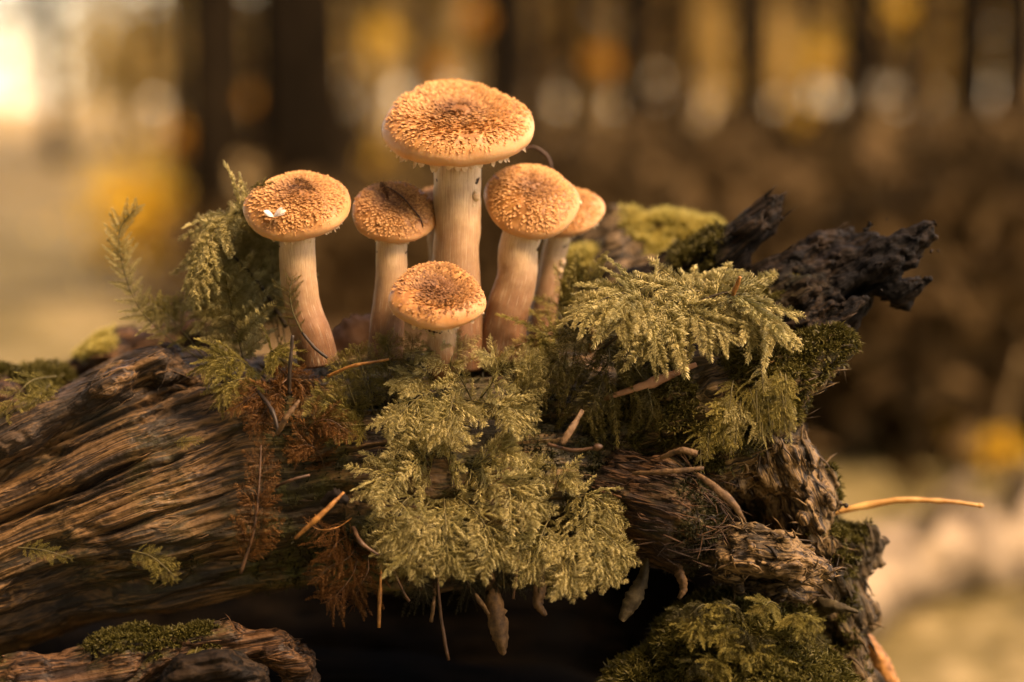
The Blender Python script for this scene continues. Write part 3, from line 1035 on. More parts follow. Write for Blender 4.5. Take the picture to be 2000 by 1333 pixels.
def mat_scale():
    m, nt = new_mat('mushroom_cap_scales')
    t, d = attr(nt, 'tip'), attr(nt, 'dark')
    pale = mixc(nt, d, (0.72, 0.39, 0.165), (0.25, 0.115, 0.052))
    brown = mixc(nt, d, (0.29, 0.115, 0.034), (0.08, 0.032, 0.014))
    c = mixc(nt, ramp(nt, t, [(0.15, (0, 0, 0)), (0.7, (1, 1, 1))]), brown, pale)
    return finish(m, nt, c, 0.6, spec=0.25, trans=c, transw=0.25)


def mat_stipe():
    m, nt = new_mat('mushroom_stem_flesh')
    t = attr(nt, 't')
    cmb = N_(nt, 'ShaderNodeCombineXYZ')
    nt.links.new(mth(nt, 'MULTIPLY', attr(nt, 'ang'), 9.0), cmb.inputs[0])
    nt.links.new(mth(nt, 'MULTIPLY', t, 3.0), cmb.inputs[1])
    st = noise_tex(nt, cmb.outputs[0], 2.2, 5, 0.65)
    bl = noise_tex(nt, geo_pos(nt), 160, 4)
    tt = mth(nt, 'ADD', t, mth(nt, 'MULTIPLY', mth(nt, 'SUBTRACT', bl, 0.5), 0.5))
    c = ramp(nt, tt, [(0.0, (0.09, 0.04, 0.02)), (0.25, (0.20, 0.10, 0.052)), (0.5, (0.37, 0.235, 0.135)), (0.78, (0.60, 0.43, 0.25)), (1.0, (0.72, 0.57, 0.37))])
    c = mixc(nt, ramp(nt, st, [(0.35, (0.65, 0.65, 0.65)), (0.52, (0, 0, 0))]), c, (0.30, 0.15, 0.07))
    c = mixc(nt, ramp(nt, st, [(0.56, (0, 0, 0)), (0.72, (0.6, 0.6, 0.6))]), c, (0.80, 0.66, 0.45))
    return finish(m, nt, c, 0.55, st, 0.35, 0.0008, sss=0.3, sss_r=(0.005, 0.0024, 0.001), spec=0.3)


M['cap'] = mat_cap()
M['scale'] = mat_scale()
M['stipe'] = mat_stipe()
M['veil'] = mat_simple('veil_shreds', (0.55, 0.36, 0.18), (0.82, 0.66, 0.45), 500, 0.6, trans=0.25)
M['veil_dark'] = mat_simple('stained_veil', (0.22, 0.12, 0.055), (0.52, 0.36, 0.2), 600, 0.7, trans=0.15)
M['speck'] = mat_simple('dark_specks', (0.015, 0.01, 0.005), (0.07, 0.04, 0.015), 600, 0.6)
M['gill'] = mat_simple('mushroom_gills', (0.42, 0.25, 0.11), (0.68, 0.47, 0.26), 500, 0.6, trans=0.2)

PROF = {'flat': [(0, .20), (.1, .195), (.22, .165), (.36, .13), (.52, .13), (.68, .145), (.8, .125), (.9, .07), (.965, 0), (1.0, -.09), (.985, -.165), (.93, -.215), (.88, -.205)],
        'dome': [(0, .33), (.12, .32), (.3, .285), (.5, .24), (.68, .175), (.82, .085), (.92, .0), (.98, -.075), (1.0, -.15), (.98, -.215), (.92, -.255), (.86, -.24)]}


def mushroom(label, cx, cy, d, R, tilt, side, stem, prof='dome', nflake=900, seed=0, ell=1.0, shreds=60, dirt=0):
    R = R * PX
    r = np.random.default_rng(seed + 100)
    C = P(cx, cy, d)
    tl, sd = math.radians(tilt + 4), math.radians(side)
    Z = nrm(np.array([math.sin(sd), -math.sin(tl), math.cos(tl) * math.cos(sd)]))
    X = nrm(np.array([1, 0, 0]) - Z * Z[0])
    Y = np.cross(Z, X)
    base = P(*stem[-1][:3])
    root = thing('honey_mushroom', label, 'mushroom', base, 'honey mushrooms growing from the log')
    pr = np.array(PROF[prof], float)
    sl = np.concatenate([[0], np.cumsum(np.linalg.norm(np.diff(pr, axis=0), axis=1))]); sl /= sl[-1]
    ph = r.uniform(0, 6.28, 8)

    def surf(s, th):
        q = spline(pr, 200)
        ss = np.concatenate([[0], np.cumsum(np.linalg.norm(np.diff(q, axis=0), axis=1))]); ss /= ss[-1]
        rr = np.interp(s, ss, q[:, 0]); zz = np.interp(s, ss, q[:, 1])
        wob = 1 + 0.022 * np.sin(2 * th + ph[0]) + 0.018 * np.sin(3 * th + ph[1]) + 0.012 * np.sin(5 * th + ph[2])
        zz = zz + rr ** 2 * (0.03 * np.sin(2 * th + ph[3]) + 0.02 * np.sin(3 * th + ph[4]))
        x, y = rr * wob * np.cos(th), rr * wob * np.sin(th) * ell
        p = np.stack([x, y, zz], -1)
        n3 = np.stack([np.cos(th) * 3 * rr, np.sin(th) * 3 * rr, zz * 3], -1).reshape(-1, 3)
        zz2 = (0.03 * fbm(n3 + seed * 3.1, 3, seed)).reshape(rr.shape)
        p[..., 2] += zz2
        return (p * R) @ np.stack([X, Y, Z]) + (C - base), rr
    nr, ns = 60, 120
    s = np.linspace(0, 1, nr)[:, None] * np.ones((1, ns))
    th = np.linspace(0, 2 * np.pi, ns, endpoint=False)[None] * np.ones((nr, 1))
    Vv, rr = surf(s.ravel(), th.ravel())
    zt = s.ravel()
    i = np.arange(nr - 1)[:, None] * ns
    j = np.arange(ns)[None]
    F = np.stack([i + j, i + (j + 1) % ns, i + ns + (j + 1) % ns, i + ns + j], -1).reshape(-1, 4)[:, ::-1]
    smax = float(np.interp(0, [0, 1], [0, 1]))
    rad = np.clip(zt / 0.86, 0, 1)
    cap = add('cap', raw_mesh('cap', Vv, F[:, ::-1], {'rad': rad}), M['cap'], root)

    # curled scales
    k = np.arange(nflake) + 0.5
    sv = 0.75 * (k / nflake) ** 0.55 + r.normal(0, 0.006, nflake)
    tv = k * 2.399963 + r.normal(0, 0.06, nflake)
    sv = np.clip(sv, 0.002, 0.82)
    p0, rr0 = surf(sv, tv)
    p1, _ = surf(sv + 0.01, tv)
    p2, _ = surf(sv, tv + 0.02)
    T = nrm(p1 - p0)
    B = nrm(p2 - p0)
    Nn = nrm(np.cross(T, B))
    bare = pn(p0 * 95, seed + 5) + 0.25 * r.normal(size=nflake) - 0.35 + 0.75 * np.clip(sv / 0.75 - .45, 0, 1)
    ja = r.normal(0, 0.35, nflake)[:, None]
    D = nrm(T * np.cos(ja) + B * np.sin(ja))
    W = np.cross(Nn, D)
    u = sv / 0.74
    sz = math.sqrt(1300 / nflake)
    L = R * 0.10 * sz * r.uniform(0.7, 1.35, nflake) * np.where(u > .9, .8, 1)
    H = R * 0.030 * sz * r.uniform(0.5, 1.4, nflake) * (1.1 - 0.5 * np.clip((u - .8) * 4, 0, 1))
    wd = R * 0.040 * sz * r.uniform(0.6, 1.3, nflake) * np.where(u > .9, .6, 1)
    c_ = lambda a: a[:, None]
    a0 = p0 - W * c_(wd) - Nn * R * 0.006
    a1 = p0 + W * c_(wd) - Nn * R * 0.006
    m0 = p0 + D * c_(L * .55) + Nn * c_(H * .5) - W * c_(wd * .75)
    m1 = p0 + D * c_(L * .55) + Nn * c_(H * .5) + W * c_(wd * .75)
    t0 = p0 + D * c_(L * .9) + Nn * c_(H * 1.15) + W * c_(wd * r.normal(0, .3, nflake))
    sh = np.where(bare > 0, 0.0, 1.0)[:, None]
    a0, a1, m0, m1, t0 = [p0 * (1 - sh) + q_ * sh - Nn * (1 - sh) * R * .03 for q_ in (a0, a1, m0, m1, t0)]
    FV = np.stack([a0, a1, m1, m0, t0], 1).reshape(-1, 3)
    b5 = np.arange(nflake)[:, None] * 5
    dark = np.clip(1.2 - u * 2.1, 0, 1) * 0.9 + np.clip(r.normal(0, .22, nflake), -0.2, 0.5)
    dark = np.clip(dark + 0.5 * dirt, 0, 1)
    mb = MB().put(FV, [b5 + np.array([[0, 1, 2, 3]]), b5 + np.array([[3, 2, 4]])], tip=np.tile([0, 0, .6, .6, 1], nflake), dark=np.repeat(dark, 5))
    sc = add('scales', mb.mesh('scales'), M['scale'], cap)
    sc['kind'] = 'stuff'

    # gills below
    ng = 54
    g = MB()
    for q in range(ng):
        a = q / ng * 2 * np.pi
        ln = .22 if q % 2 == 0 else .45
        rs = np.linspace(ln, .9, 6)
        top = np.stack([rs * np.cos(a), rs * np.sin(a) * ell, -0.06 - 0.12 * rs ** 2], -1)
        bot = top.copy(); bot[:, 2] -= 0.075 * np.sin(np.linspace(0.25, 3.0, 6))
        pv = (np.vstack([top, bot]) * R) @ np.stack([X, Y, Z]) + (C - base)
        ii = np.arange(5)
        g.put(pv, np.stack([ii, ii + 1, ii + 7, ii + 6], -1))
    rs, ts = np.meshgrid(np.linspace(.15, .93, 5), np.linspace(0, 2 * np.pi, 49), indexing='ij')
    top = np.stack([rs * np.cos(ts), rs * np.sin(ts) * ell, -0.06 - 0.12 * rs ** 2], -1).reshape(-1, 3)
    ii, jj = np.meshgrid(np.arange(4), np.arange(48), indexing='ij')
    f0 = (ii * 49 + jj).ravel()
    g.put((top * R) @ np.stack([X, Y, Z]) + (C - base), np.stack([f0, f0 + 1, f0 + 50, f0 + 49], -1))
    add('gills', g.mesh('gills', False), M['gill'], cap)

    # stem
    pts = np.array([P(*q[:3]) for q in stem]) - base
    top = (C - base) - Z * R * 0.08
    pts = np.vstack([top, pts])
    rad = np.array([stem[0][3] * 1.05] + [q[3] for q in stem]) * PX
    n = 70
    path = spline(pts, n)
    sp = np.linspace(0, len(pts) - 1, n)
    rd = np.interp(sp, np.arange(len(rad)), rad)
    V, Fs = tube(path, rd, 44, True, 0.10, 70, seed)
    tt = np.repeat(np.linspace(1, 0, n), 44)
    ang = np.tile(np.linspace(0, 2 * np.pi, 44, endpoint=False), n)
    stm = add('stem', MB().put(V, Fs, t=np.concatenate([tt, [1, 0]]), ang=np.concatenate([np.abs(ang - np.pi), [0, 0]])).mesh('stem'), M['stipe'], root)

    # torn veil hanging at the margin, and dark crumbs round the top of the stem
    vb = MB()
    for q in range(shreds):
        a = r.uniform(0, 2 * np.pi)
        p_, _ = surf(np.array([0.965]), np.array([a]))
        p_ = p_[0]
        out = nrm(np.cos(a) * X + np.sin(a) * Y)
        w = np.cross(out, Z) * R * r.uniform(.02, .05)
        ln = R * r.uniform(.03, .10)
        dn = nrm(-Z * 1.0 + out * r.uniform(-.5, .6))
        v = np.array([p_ - w, p_ + w, p_ + w * .8 + dn * ln * .6, p_ - w * .7 + dn * ln * .7, p_ + dn * ln + out * ln * .2])
        vb.put(v, [np.array([[0, 1, 2, 3]]), np.array([[3, 2, 4]])])
    add('veil', vb.mesh('veil', False), M['veil'], cap)
    if seed != 1:
        # ragged ring left by the veil
        kk = int(n / len(pts) * 0.92)
        a = np.linspace(0, 2 * np.pi, 41)[:-1]
        Tn, Nf, Bf = frames(path)
        rows = []
        for q, (dz, fl) in enumerate(((0, 1.0), (-.12, 1.06), (-.26, 1.10), (-.38, 1.06))):
            jag = 1 + (.10 * q) * r.normal(0, .5, 40)
            zz = rd[kk] * (dz + .12 * q * r.normal(0, .6, 40))
            rows.append(path[kk] + Tn[kk] * zz[:, None] + (np.cos(a)[:, None] * Nf[kk] + np.sin(a)[:, None] * Bf[kk]) * (rd[kk] * fl * jag)[:, None])
        ii, jj = np.meshgrid(np.arange(3), np.arange(40), indexing='ij')
        f0 = (ii * 40 + jj).ravel(); f1 = (ii * 40 + (jj + 1) % 40).ravel()
        add('ring', raw_mesh('ring', np.vstack(rows), np.stack([f0, f1, f1 + 40, f0 + 40], -1)), M['veil_dark'], stm)
    sb = MB()
    tdir = nrm(path[1] - path[8])
    pc = path[int(n * (1.0 / len(pts)) * 1.12)]
    for q in range(16):
        a = r.uniform(-2.6, -0.5)
        out = np.cos(a) * X + np.sin(a) * Y
        c = pc + out * rd[6] * 1.02 + tdir * rd[6] * r.uniform(-.12, .12)
        e = rd[6] * r.uniform(.06, .2)
        w = nrm(np.cross(out, Z))
        v = np.array([c - w * e, c + w * e, c + Z * e * .5 + out * e * .3, c - Z * e * .6 + out * e * .3, c + out * e * .5])
        sb.put(v, np.array([[0, 3, 4], [3, 1, 4], [1, 2, 4], [2, 0, 4]]))
    add('veil_crumbs', sb.mesh('veil_crumbs'), M['speck'], stm)
    return root, surf, path + base, rd


MUSH = {}
MUSH['big'] = mushroom('tallest and widest mushroom, broad flat scaly orange cap on a thick pale stem', 895, 233, 0.018, 154, 22, 2,
                       [(893, 345, 0.018, 47), (892, 440, 0.018, 47), (890, 540, 0.02, 48), (900, 640, 0.022, 45), (905, 720, 0.025, 44)], 'flat', 2600, 1)
MUSH['left'] = mushroom('mushroom beside the tall arching moss, white petal lying on its round cap', 581, 392, 0.006, 104, 29, -1,
                        [(580, 470, 0.006, 35), (582, 530, 0.006, 35), (592, 600, 0.008, 36), (612, 660, 0.008, 38), (622, 710, 0.01, 42)], 'dome', 1700, 2)
MUSH['second'] = mushroom('mushroom with dark plant litter and a twig stuck across its orange cap', 770, 408, 0.014, 84, 37, 5,
                          [(766, 490, 0.014, 31), (764, 560, 0.014, 32), (756, 630, 0.014, 34), (752, 700, 0.016, 36)], 'dome', 1400, 3)
MUSH['hidden'] = mushroom('mushroom mostly hidden behind the thick stem of the tallest one', 858, 392, 0.055, 62, 20, 0,
                          [(856, 460, 0.055, 22), (862, 560, 0.055, 22), (868, 700, 0.055, 24)], 'dome', 500, 4)
MUSH['right'] = mushroom('mushroom with a dark brown centred cap leaning against the tallest stem', 1040, 384, 0.024, 99, 37, 3,
                         [(1014, 480, 0.024, 40), (1010, 540, 0.024, 41), (990, 620, 0.024, 44), (978, 700, 0.026, 50)], 'dome', 1800, 5)
MUSH['back'] = mushroom('mushroom half covered by the dark-centred cap, its gill edge showing', 1106, 408, 0.05, 80, 27, -6,
                        [(1086, 480, 0.05, 25), (1074, 540, 0.05, 25), (1060, 620, 0.05, 27), (1050, 700, 0.05, 30)], 'dome', 1000, 6)
MUSH['small'] = mushroom('short mushroom with a shaggy brown cap, standing low before the others', 854, 574, -0.012, 95, 26, 2,
                         [(863, 640, -0.010, 29), (864, 690, -0.008, 30), (864, 740, 0.0, 30)], 'flat', 1500, 7, dirt=1)

# ------------------------------------------------------------------ feather moss fronds
def branch_template(seed, nb, bl, thick, droop=0.16, leafy=5):
    """One side branch, length 1 along +X, flat in XY, with leafy branchlets on both sides."""
    r = np.random.default_rng(seed)
    mb = MB()

    def ax(t):
        return np.stack([t, 0.03 * np.sin(t * 4 + seed), -droop * t ** 2], -1)

    def spindle(p0, d, L, rad, t0):
        up = np.array([0, 0, 1.0])
        sd = nrm(np.cross(up, d))
        un = np.cross(d, sd)
        cv = r.normal(0, .10)
        ts = np.linspace(0, 1, leafy + 1)
        for k in range(leafy):
            a, b = ts[k], min(ts[k] + 1.9 / leafy, 1.12)
            w = rad * (0.55 + 0.65 * math.sin(math.pi * min(a + .25, 1)))
            q0 = p0 + d * L * a + sd * cv * L * a * a
            for sgn in (-1, 1):
                o = nrm(sd * sgn + un * r.normal(0, .5))
                tip = p0 + d * L * b + sd * cv * L * b * b + o * w * 1.9
                m = q0 + (tip - q0) * .45 + o * w * .55 + un * w * .35
                v = np.array([q0 - o * w * .25, q0 + un * w * .55, m, tip, q0 - un * w * .45])
                mb.put(v, np.array([[0, 1, 2], [1, 3, 2], [4, 0, 2], [4, 2, 3]]), tip=np.clip(np.array([t0 + .35 * a, t0 + .4 * a, t0 + .2 + .5 * a, t0 + .35 + .6 * a, t0 + .2 * a]), 0, 1))
    t = np.linspace(0, 1, 9)
    V, F = tube(ax(t), np.linspace(.014, .004, 9) * (thick / .03) ** .5, 4, False)
    mb.put(V, F, tip=np.repeat(np.linspace(0.05, .4, 9), 4))
    for k in range(nb):
        tt = 0.05 + 0.9 * (k + r.uniform(-.2, .2)) / nb
        p0 = ax(np.array([max(tt, 0.02)]))[0]
        for sg in (-1, 1):
            L = bl * (1 - tt * .82) ** .8 * r.uniform(.7, 1.2)
            an = math.radians(r.uniform(38, 58))
            d = nrm(np.array([math.cos(an), sg * math.sin(an), r.normal(-.05, .22) - droop * tt]))
            spindle(p0, d, L, thick * (0.75 + 0.25 * r.random()) * (0.55 + 0.45 * (1 - tt)), 0.15 * tt)
    spindle(ax(np.array([0.86]))[0], nrm(np.array([1, 0, -2 * droop])), 0.2, thick * .8, .3)
    return mb


BR = {}
for st, (nb, bl, th, dr) in {'fine': (12, .26, .042, .20), 'coarse': (7, .44, .044, .16), 'limp': (13, .17, .026, .42)}.items():
    BR[st] = [branch_template(400 + k + len(st) * 10, nb, bl, th, dr) for k in range(5)]
_bmesh = {}


def branch_mesh(st, k, mat):
    key = (st, k, mat)
    if key not in _bmesh:
        me = BR[st][k].mesh('branch')
        me.materials.append(M[mat])
        _bmesh[key] = me
    return _bmesh[key]


frng = np.random.default_rng(99)


def frond(pts, width, nn, mat, label, style='fine', normal=None, group='feather moss fronds on the log', stem='stem_green', start=0.12, sr=1.8, sag=0.22, name='moss_frond', prof=(0.35, 0.6)):
    """A feather moss frond: a stem and paired side branches."""
    W = np.array([P(q[0], q[1], q[2] * 0.7 if q[2] < 0 else q[2]) for q in pts])
    base = W[0]
    root = thing(name, label, 'moss', base, group)
    path = spline(W - base, 24)
    V, F = tube(path, np.linspace(sr, sr * .4, 24) * PX, 6)
    add('stem', raw_mesh('stem', V, F), M[stem], root)
    N0 = nrm(np.array(normal if normal is not None else (0, -0.72, 0.7)))
    T = nrm(np.gradient(path, axis=0))
    for k in range(nn):
        t = start + (0.985 - start) * k / (nn - 1)
        u = (t - start) / (1 - start)
        f = t * 23
        i = min(int(f), 22)
        p0 = path[i] + (path[i + 1] - path[i]) * (f - i)
        tn = T[i]
        n0 = nrm(N0 - tn * (N0 @ tn))
        s0 = np.cross(n0, tn)
        a, b = prof
        L = ((u + .06) ** a * (1 - u + .02) ** b) / ((a / (a + b)) ** a * (b / (a + b)) ** b)
        for sg in (-1, 1):
            ln = width * PX * (L * frng.uniform(.75, 1.12) + .06)
            an = math.radians(62 - 30 * u + frng.normal(0, 7))
            d = tn * math.cos(an) + s0 * sg * math.sin(an) + n0 * frng.normal(.02, .12) - np.array([0, 0, sag]) * frng.uniform(.5, 1.4)
            d = nrm(d)
            z = nrm(n0 + 0.25 * frng.normal(size=3) - d * (n0 @ d))
            z = nrm(z - d * (z @ d))
            y = np.cross(z, d)
            o = bpy.data.objects.new('branch', branch_mesh(style, int(frng.integers(5)), mat))
            COL.objects.link(o)
            o.parent = root
            mw = Matrix(((d[0] * ln, y[0] * ln, z[0] * ln, p0[0]), (d[1] * ln, y[1] * ln, z[1] * ln, p0[1]), (d[2] * ln, y[2] * ln, z[2] * ln, p0[2]), (0, 0, 0, 1)))
            o.matrix_basis = mw
    return root


R_ = 'pale feathery moss frond fanning out over the log right of the mushrooms'
frond([(1165, 690, 0.004), (1255, 615, -0.006), (1250, 575, -0.012), (1190, 580, -0.016), (1125, 618, -0.02)], 100, 12, 'moss_pale', 'pale moss frond curving toward the mushrooms from a black stem', 'fine', (-.1, -.55, .85), stem='stem', start=0.3, sr=3.5)
frond([(1215, 690, 0.0), (1330, 610, -0.008), (1420, 572, -0.008), (1480, 600, -0.012), (1514, 660, -0.018)], 118, 14, 'moss_pale', 'pale moss frond drooping to the right with an upright needle stuck in it', 'fine', (.15, -.5, .85), stem='stem', start=0.28, sr=3.5)
frond([(1400, 570, 0.0), (1330, 572, -0.01), (1290, 620, -0.022), (1270, 690, -0.03)], 112, 12, 'moss_pale', 'pale moss frond hanging straight down between two spreading fronds', 'fine', (0, -.75, .65))
frond([(1300, 575, 0.01), (1370, 548, 0.006), (1440, 548, 0.002)], 86, 9, 'moss_pale', 'small pale moss frond at the back of the right hand fan', 'fine', (0, -.5, .85))
frond([(1290, 600, 0.0), (1350, 610, -0.018), (1420, 660, -0.03)], 82, 10, 'moss_pale', 'pale moss frond whose tips hang before the dark wood', 'fine', (.1, -.7, .7))
frond([(1280, 590, 0.0), (1240, 590, -0.016), (1205, 640, -0.026)], 80, 10, 'moss_pale', 'pale moss frond tip dropping over two black stems', 'fine', (-.1, -.7, .7))
O_ = 'olive moss tuft drooping below the pale right hand fan'
frond([(1230, 660, 0.012), (1160, 655, 0.0), (1100, 690, -0.006), (1055, 770, -0.012)], 105, 11, 'moss_dim', 'olive moss frond drooping left below the pale fan', 'limp', (-.2, -.75, .6), sag=.5)
frond([(1180, 660, 0.01), (1190, 700, -0.004), (1170, 760, -0.012), (1150, 815, -0.014)], 110, 11, 'moss_dim', 'olive moss frond hanging straight below the pale fan', 'limp', (0, -.85, .5), sag=.5)
frond([(1190, 670, 0.01), (1230, 705, -0.002), (1265, 760, -0.01), (1275, 810, -0.012)], 90, 10, 'moss_dim', 'olive moss frond hanging limply toward the red splinter', 'limp', (.2, -.8, .5), sag=.6)
frond([(1110, 640, 0.02), (1090, 600, 0.022), (1130, 560, 0.024), (1170, 540, 0.02)], 80, 9, 'moss_mid', 'green moss frond standing behind the pale fan by the mushroom stems', 'fine', (0, -.8, .5))
frond([(1100, 680, 0.02), (1060, 650, 0.012), (1050, 690, 0.006), (1040, 760, 0.0)], 85, 9, 'moss_mid', 'green moss frond sprawling at the foot of the dark-centred mushroom', 'fine', (-.1, -.7, .7))

# centre spill: three tiers
C1 = 'pale moss frond of the upper tier just below the short mushroom'
for q, w, mm in (([(930, 800, 0.0), (900, 740, -0.012), (860, 690, -0.018), (800, 690, -0.02)], 78, 'moss_pale'),
                 ([(900, 790, 0.0), (880, 720, -0.016), (890, 670, -0.016), (870, 662, -0.02)], 70, 'moss_pale'),
                 ([(920, 800, 0.0), (960, 750, -0.016), (970, 705, -0.018), (940, 690, -0.024)], 70, 'moss_pale'),
                 ([(880, 770, -0.005), (830, 770, -0.02), (790, 800, -0.028), (740, 830, -0.032)], 84, 'moss_pale'),
                 ([(900, 780, -0.005), (960, 790, -0.02), (1000, 800, -0.026), (1030, 840, -0.03)], 80, 'moss_pale'),
                 ([(890, 760, -0.008), (880, 800, -0.026), (870, 850, -0.034)], 84, 'moss_pale'),
                 ([(870, 740, -0.005), (810, 735, -0.018), (770, 750, -0.022)], 60, 'moss_pale')):
    frond(q, w * .78, 8, mm, C1, 'coarse', (0, -.62, .78), sag=.15)
frond([(985, 850, -0.01), (1010, 800, -0.014), (1030, 740, -0.014), (1035, 685, -0.01)], 50, 12, 'moss_pale', 'upright feather shaped moss sprig beside the upper pale tier', 'coarse', (0, -.95, .3), sag=.02, prof=(.25, .5))
C2 = 'pale moss frond of the middle tier spreading over the log edge'
for q, w in (([(860, 950, 0.0), (800, 930, -0.024), (750, 930, -0.032), (718, 965, -0.036)], 84),
             ([(860, 945, 0.0), (820, 885, -0.022), (770, 860, -0.026)], 80),
             ([(870, 940, 0.0), (880, 880, -0.022), (860, 850, -0.024)], 78),
             ([(880, 945, 0.0), (960, 890, -0.024), (1000, 870, -0.028)], 84),
             ([(880, 950, 0.0), (960, 945, -0.03), (1020, 965, -0.036), (1055, 1000, -0.038)], 90),
             ([(870, 955, 0.0), (930, 1000, -0.036), (960, 1060, -0.042), (965, 1095, -0.042)], 84),
             ([(865, 955, 0.0), (870, 1010, -0.038), (872, 1070, -0.044), (880, 1115, -0.044)], 86),
             ([(855, 955, 0.0), (820, 1010, -0.036), (800, 1070, -0.042), (790, 1110, -0.042)], 86),
             ([(850, 950, 0.0), (790, 980, -0.034), (765, 1040, -0.038), (760, 1080, -0.04)], 74)):
    frond(q, w * .88, 8, 'moss_pale', C2, 'coarse', (0, -.7, .7), sag=.22)
C3 = 'pale moss frond of the lower right tier hanging into the hollow'
for q, w in (([(1090, 1000, 0.0), (1140, 1010, -0.026), (1190, 1050, -0.032), (1226, 1098, -0.034)], 84),
             ([(1090, 990, 0.0), (1140, 965, -0.02), (1180, 985, -0.024), (1205, 1030, -0.026)], 66),
             ([(1090, 1005, 0.0), (1150, 1050, -0.032), (1180, 1100, -0.036), (1190, 1130, -0.036)], 78),
             ([(1085, 1005, 0.0), (1110, 1060, -0.032), (1110, 1110, -0.038), (1105, 1145, -0.038)], 74),
             ([(1080, 1000, 0.0), (1060, 1040, -0.032), (1045, 1090, -0.036), (1040, 1130, -0.036)], 66),
             ([(1080, 990, 0.0), (1090, 940, -0.018), (1120, 930, -0.02)], 58),
             ([(1060, 980, 0.0), (1040, 930, -0.018), (1030, 890, -0.016)], 48)):
    frond(q, w * .88, 8, 'moss_pale', C3, 'coarse', (.1, -.72, .68), sag=.28)
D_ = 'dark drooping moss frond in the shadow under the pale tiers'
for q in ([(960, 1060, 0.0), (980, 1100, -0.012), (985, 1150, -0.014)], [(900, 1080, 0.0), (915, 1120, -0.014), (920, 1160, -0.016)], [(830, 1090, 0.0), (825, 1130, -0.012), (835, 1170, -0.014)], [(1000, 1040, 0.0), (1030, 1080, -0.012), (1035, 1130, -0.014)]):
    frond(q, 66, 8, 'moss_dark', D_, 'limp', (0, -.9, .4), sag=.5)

# green sprigs left of the centre
S_ = 'dark green upright moss sprig left of the pale tiers'
for q, w in (([(700, 830, 0.0), (690, 780, -0.006), (670, 735, -0.008), (655, 700, -0.008)], 42), ([(730, 810, 0.0), (720, 760, -0.006), (706, 715, -0.006), (700, 680, -0.006)], 44), ([(760, 800, 0.0), (758, 740, -0.004), (760, 690, -0.006), (752, 662, -0.006)], 44),
             ([(780, 800, 0.0), (795, 740, -0.004), (803, 690, -0.004), (806, 660, -0.004)], 40), ([(720, 820, 0.0), (670, 800, -0.01), (640, 790, -0.014), (618, 778, -0.016)], 48), ([(730, 830, 0.0), (690, 830, -0.014), (650, 830, -0.018)], 50)):
    frond(q, w, 10, 'moss_mid', S_, 'coarse', (-.1, -.9, .4), sag=.02, prof=(.25, .5))

# tall arching fronds by the left mushroom
frond([(560, 700, 0.03), (545, 580, 0.035), (520, 470, 0.03), (475, 415, 0.022), (425, 445, 0.014), (390, 520, 0.008), (374, 580, 0.006)], 88, 20, 'moss_pale', 'tall green moss frond arching over and hanging beside the white petalled mushroom', 'fine', (-.5, -.75, .35), start=.3, sag=.3)
frond([(550, 690, 0.03), (520, 600, 0.032), (470, 520, 0.03), (415, 500, 0.026), (385, 560, 0.022)], 90, 14, 'moss_pale', 'green moss frond curving down inside the left clump', 'fine', (-.3, -.85, .35), start=.2, sag=.35)
frond([(545, 660, 0.03), (535, 580, 0.03), (530, 500, 0.03), (515, 440, 0.028)], 85, 12, 'moss_pale', 'green moss frond rising close behind the petalled mushroom stem', 'fine', (-.1, -.95, .2), sag=.15)
frond([(500, 700, 0.026), (460, 640, 0.022), (430, 600, 0.02), (400, 610, 0.018)], 80, 11, 'moss_pale', 'green moss frond spreading low on the outer side of the left clump', 'fine', (-.2, -.85, .4), sag=.25)
frond([(470, 650, 0.034), (480, 560, 0.036), (500, 480, 0.034), (540, 420, 0.03)], 120, 14, 'moss_pale', 'broad olive moss frond standing behind the white petalled mushroom', 'fine', (.1, -.95, .2), sag=.12)
frond([(560, 640, 0.028), (510, 560, 0.026), (455, 500, 0.022), (420, 478, 0.02)], 100, 12, 'moss_pale', 'green moss frond split by a black diagonal stem', 'limp', (-.2, -.9, .3), stem='stem', sr=5, sag=.5)
frond([(480, 720, 0.02), (465, 660, 0.014), (450, 590, 0.014), (440, 540, 0.014)], 96, 12, 'moss_pale', 'olive moss frond low in the left clump', 'fine', (-.2, -.9, .3), sag=.2)
frond([(520, 740, 0.02), (470, 705, 0.004), (430, 700, -0.002), (396, 725, -0.004)], 70, 10, 'moss_mid', 'green moss frond at the foot of the left clump reaching the bare wood', 'fine', (-.1, -.7, .7))
frond([(500, 750, 0.02), (480, 740, 0.0), (450, 750, -0.006), (425, 790, -0.008)], 60, 9, 'moss_mid', 'short green moss frond bending down onto bare grain', 'fine', (-.1, -.8, .6))
frond([(560, 740, 0.02), (530, 690, 0.004), (540, 690, -0.004), (545, 705, -0.006)], 56, 9, 'moss_mid', 'little green moss frond at the base of the petalled mushroom', 'fine', (0, -.8, .6))
frond([(590, 650, 0.0), (572, 610, -0.002), (566, 570, -0.004), (572, 540, -0.004)], 38, 9, 'moss_dim', 'thin dark moss sprig against the petalled mushroom stem', 'limp', (.2, -.9, .2), sag=0)
frond([(395, 705, 0.02), (330, 660, 0.02), (270, 600, 0.02), (240, 520, 0.022), (234, 450, 0.022), (268, 404, 0.022)], 44, 20, 'moss_pale', 'thin moss strand curling up alone above the bare wood', 'fine', (.3, -.9, .2), start=.22, sag=-.15, prof=(.15, .3))
frond([(400, 700, 0.02), (350, 640, 0.022), (320, 610, 0.022), (290, 590, 0.024)], 52, 10, 'moss_mid', 'moss strand leaning out beside the thin curling one', 'fine', (.1, -.9, .3), sag=.2)
frond([(425, 600, 0.03), (370, 585, 0.03), (320, 600, 0.026)], 40, 8, 'moss_mid', 'short moss strand on a thin red stalk left of the clump', 'limp', (.1, -.9, .3), stem='twig', sag=.3)

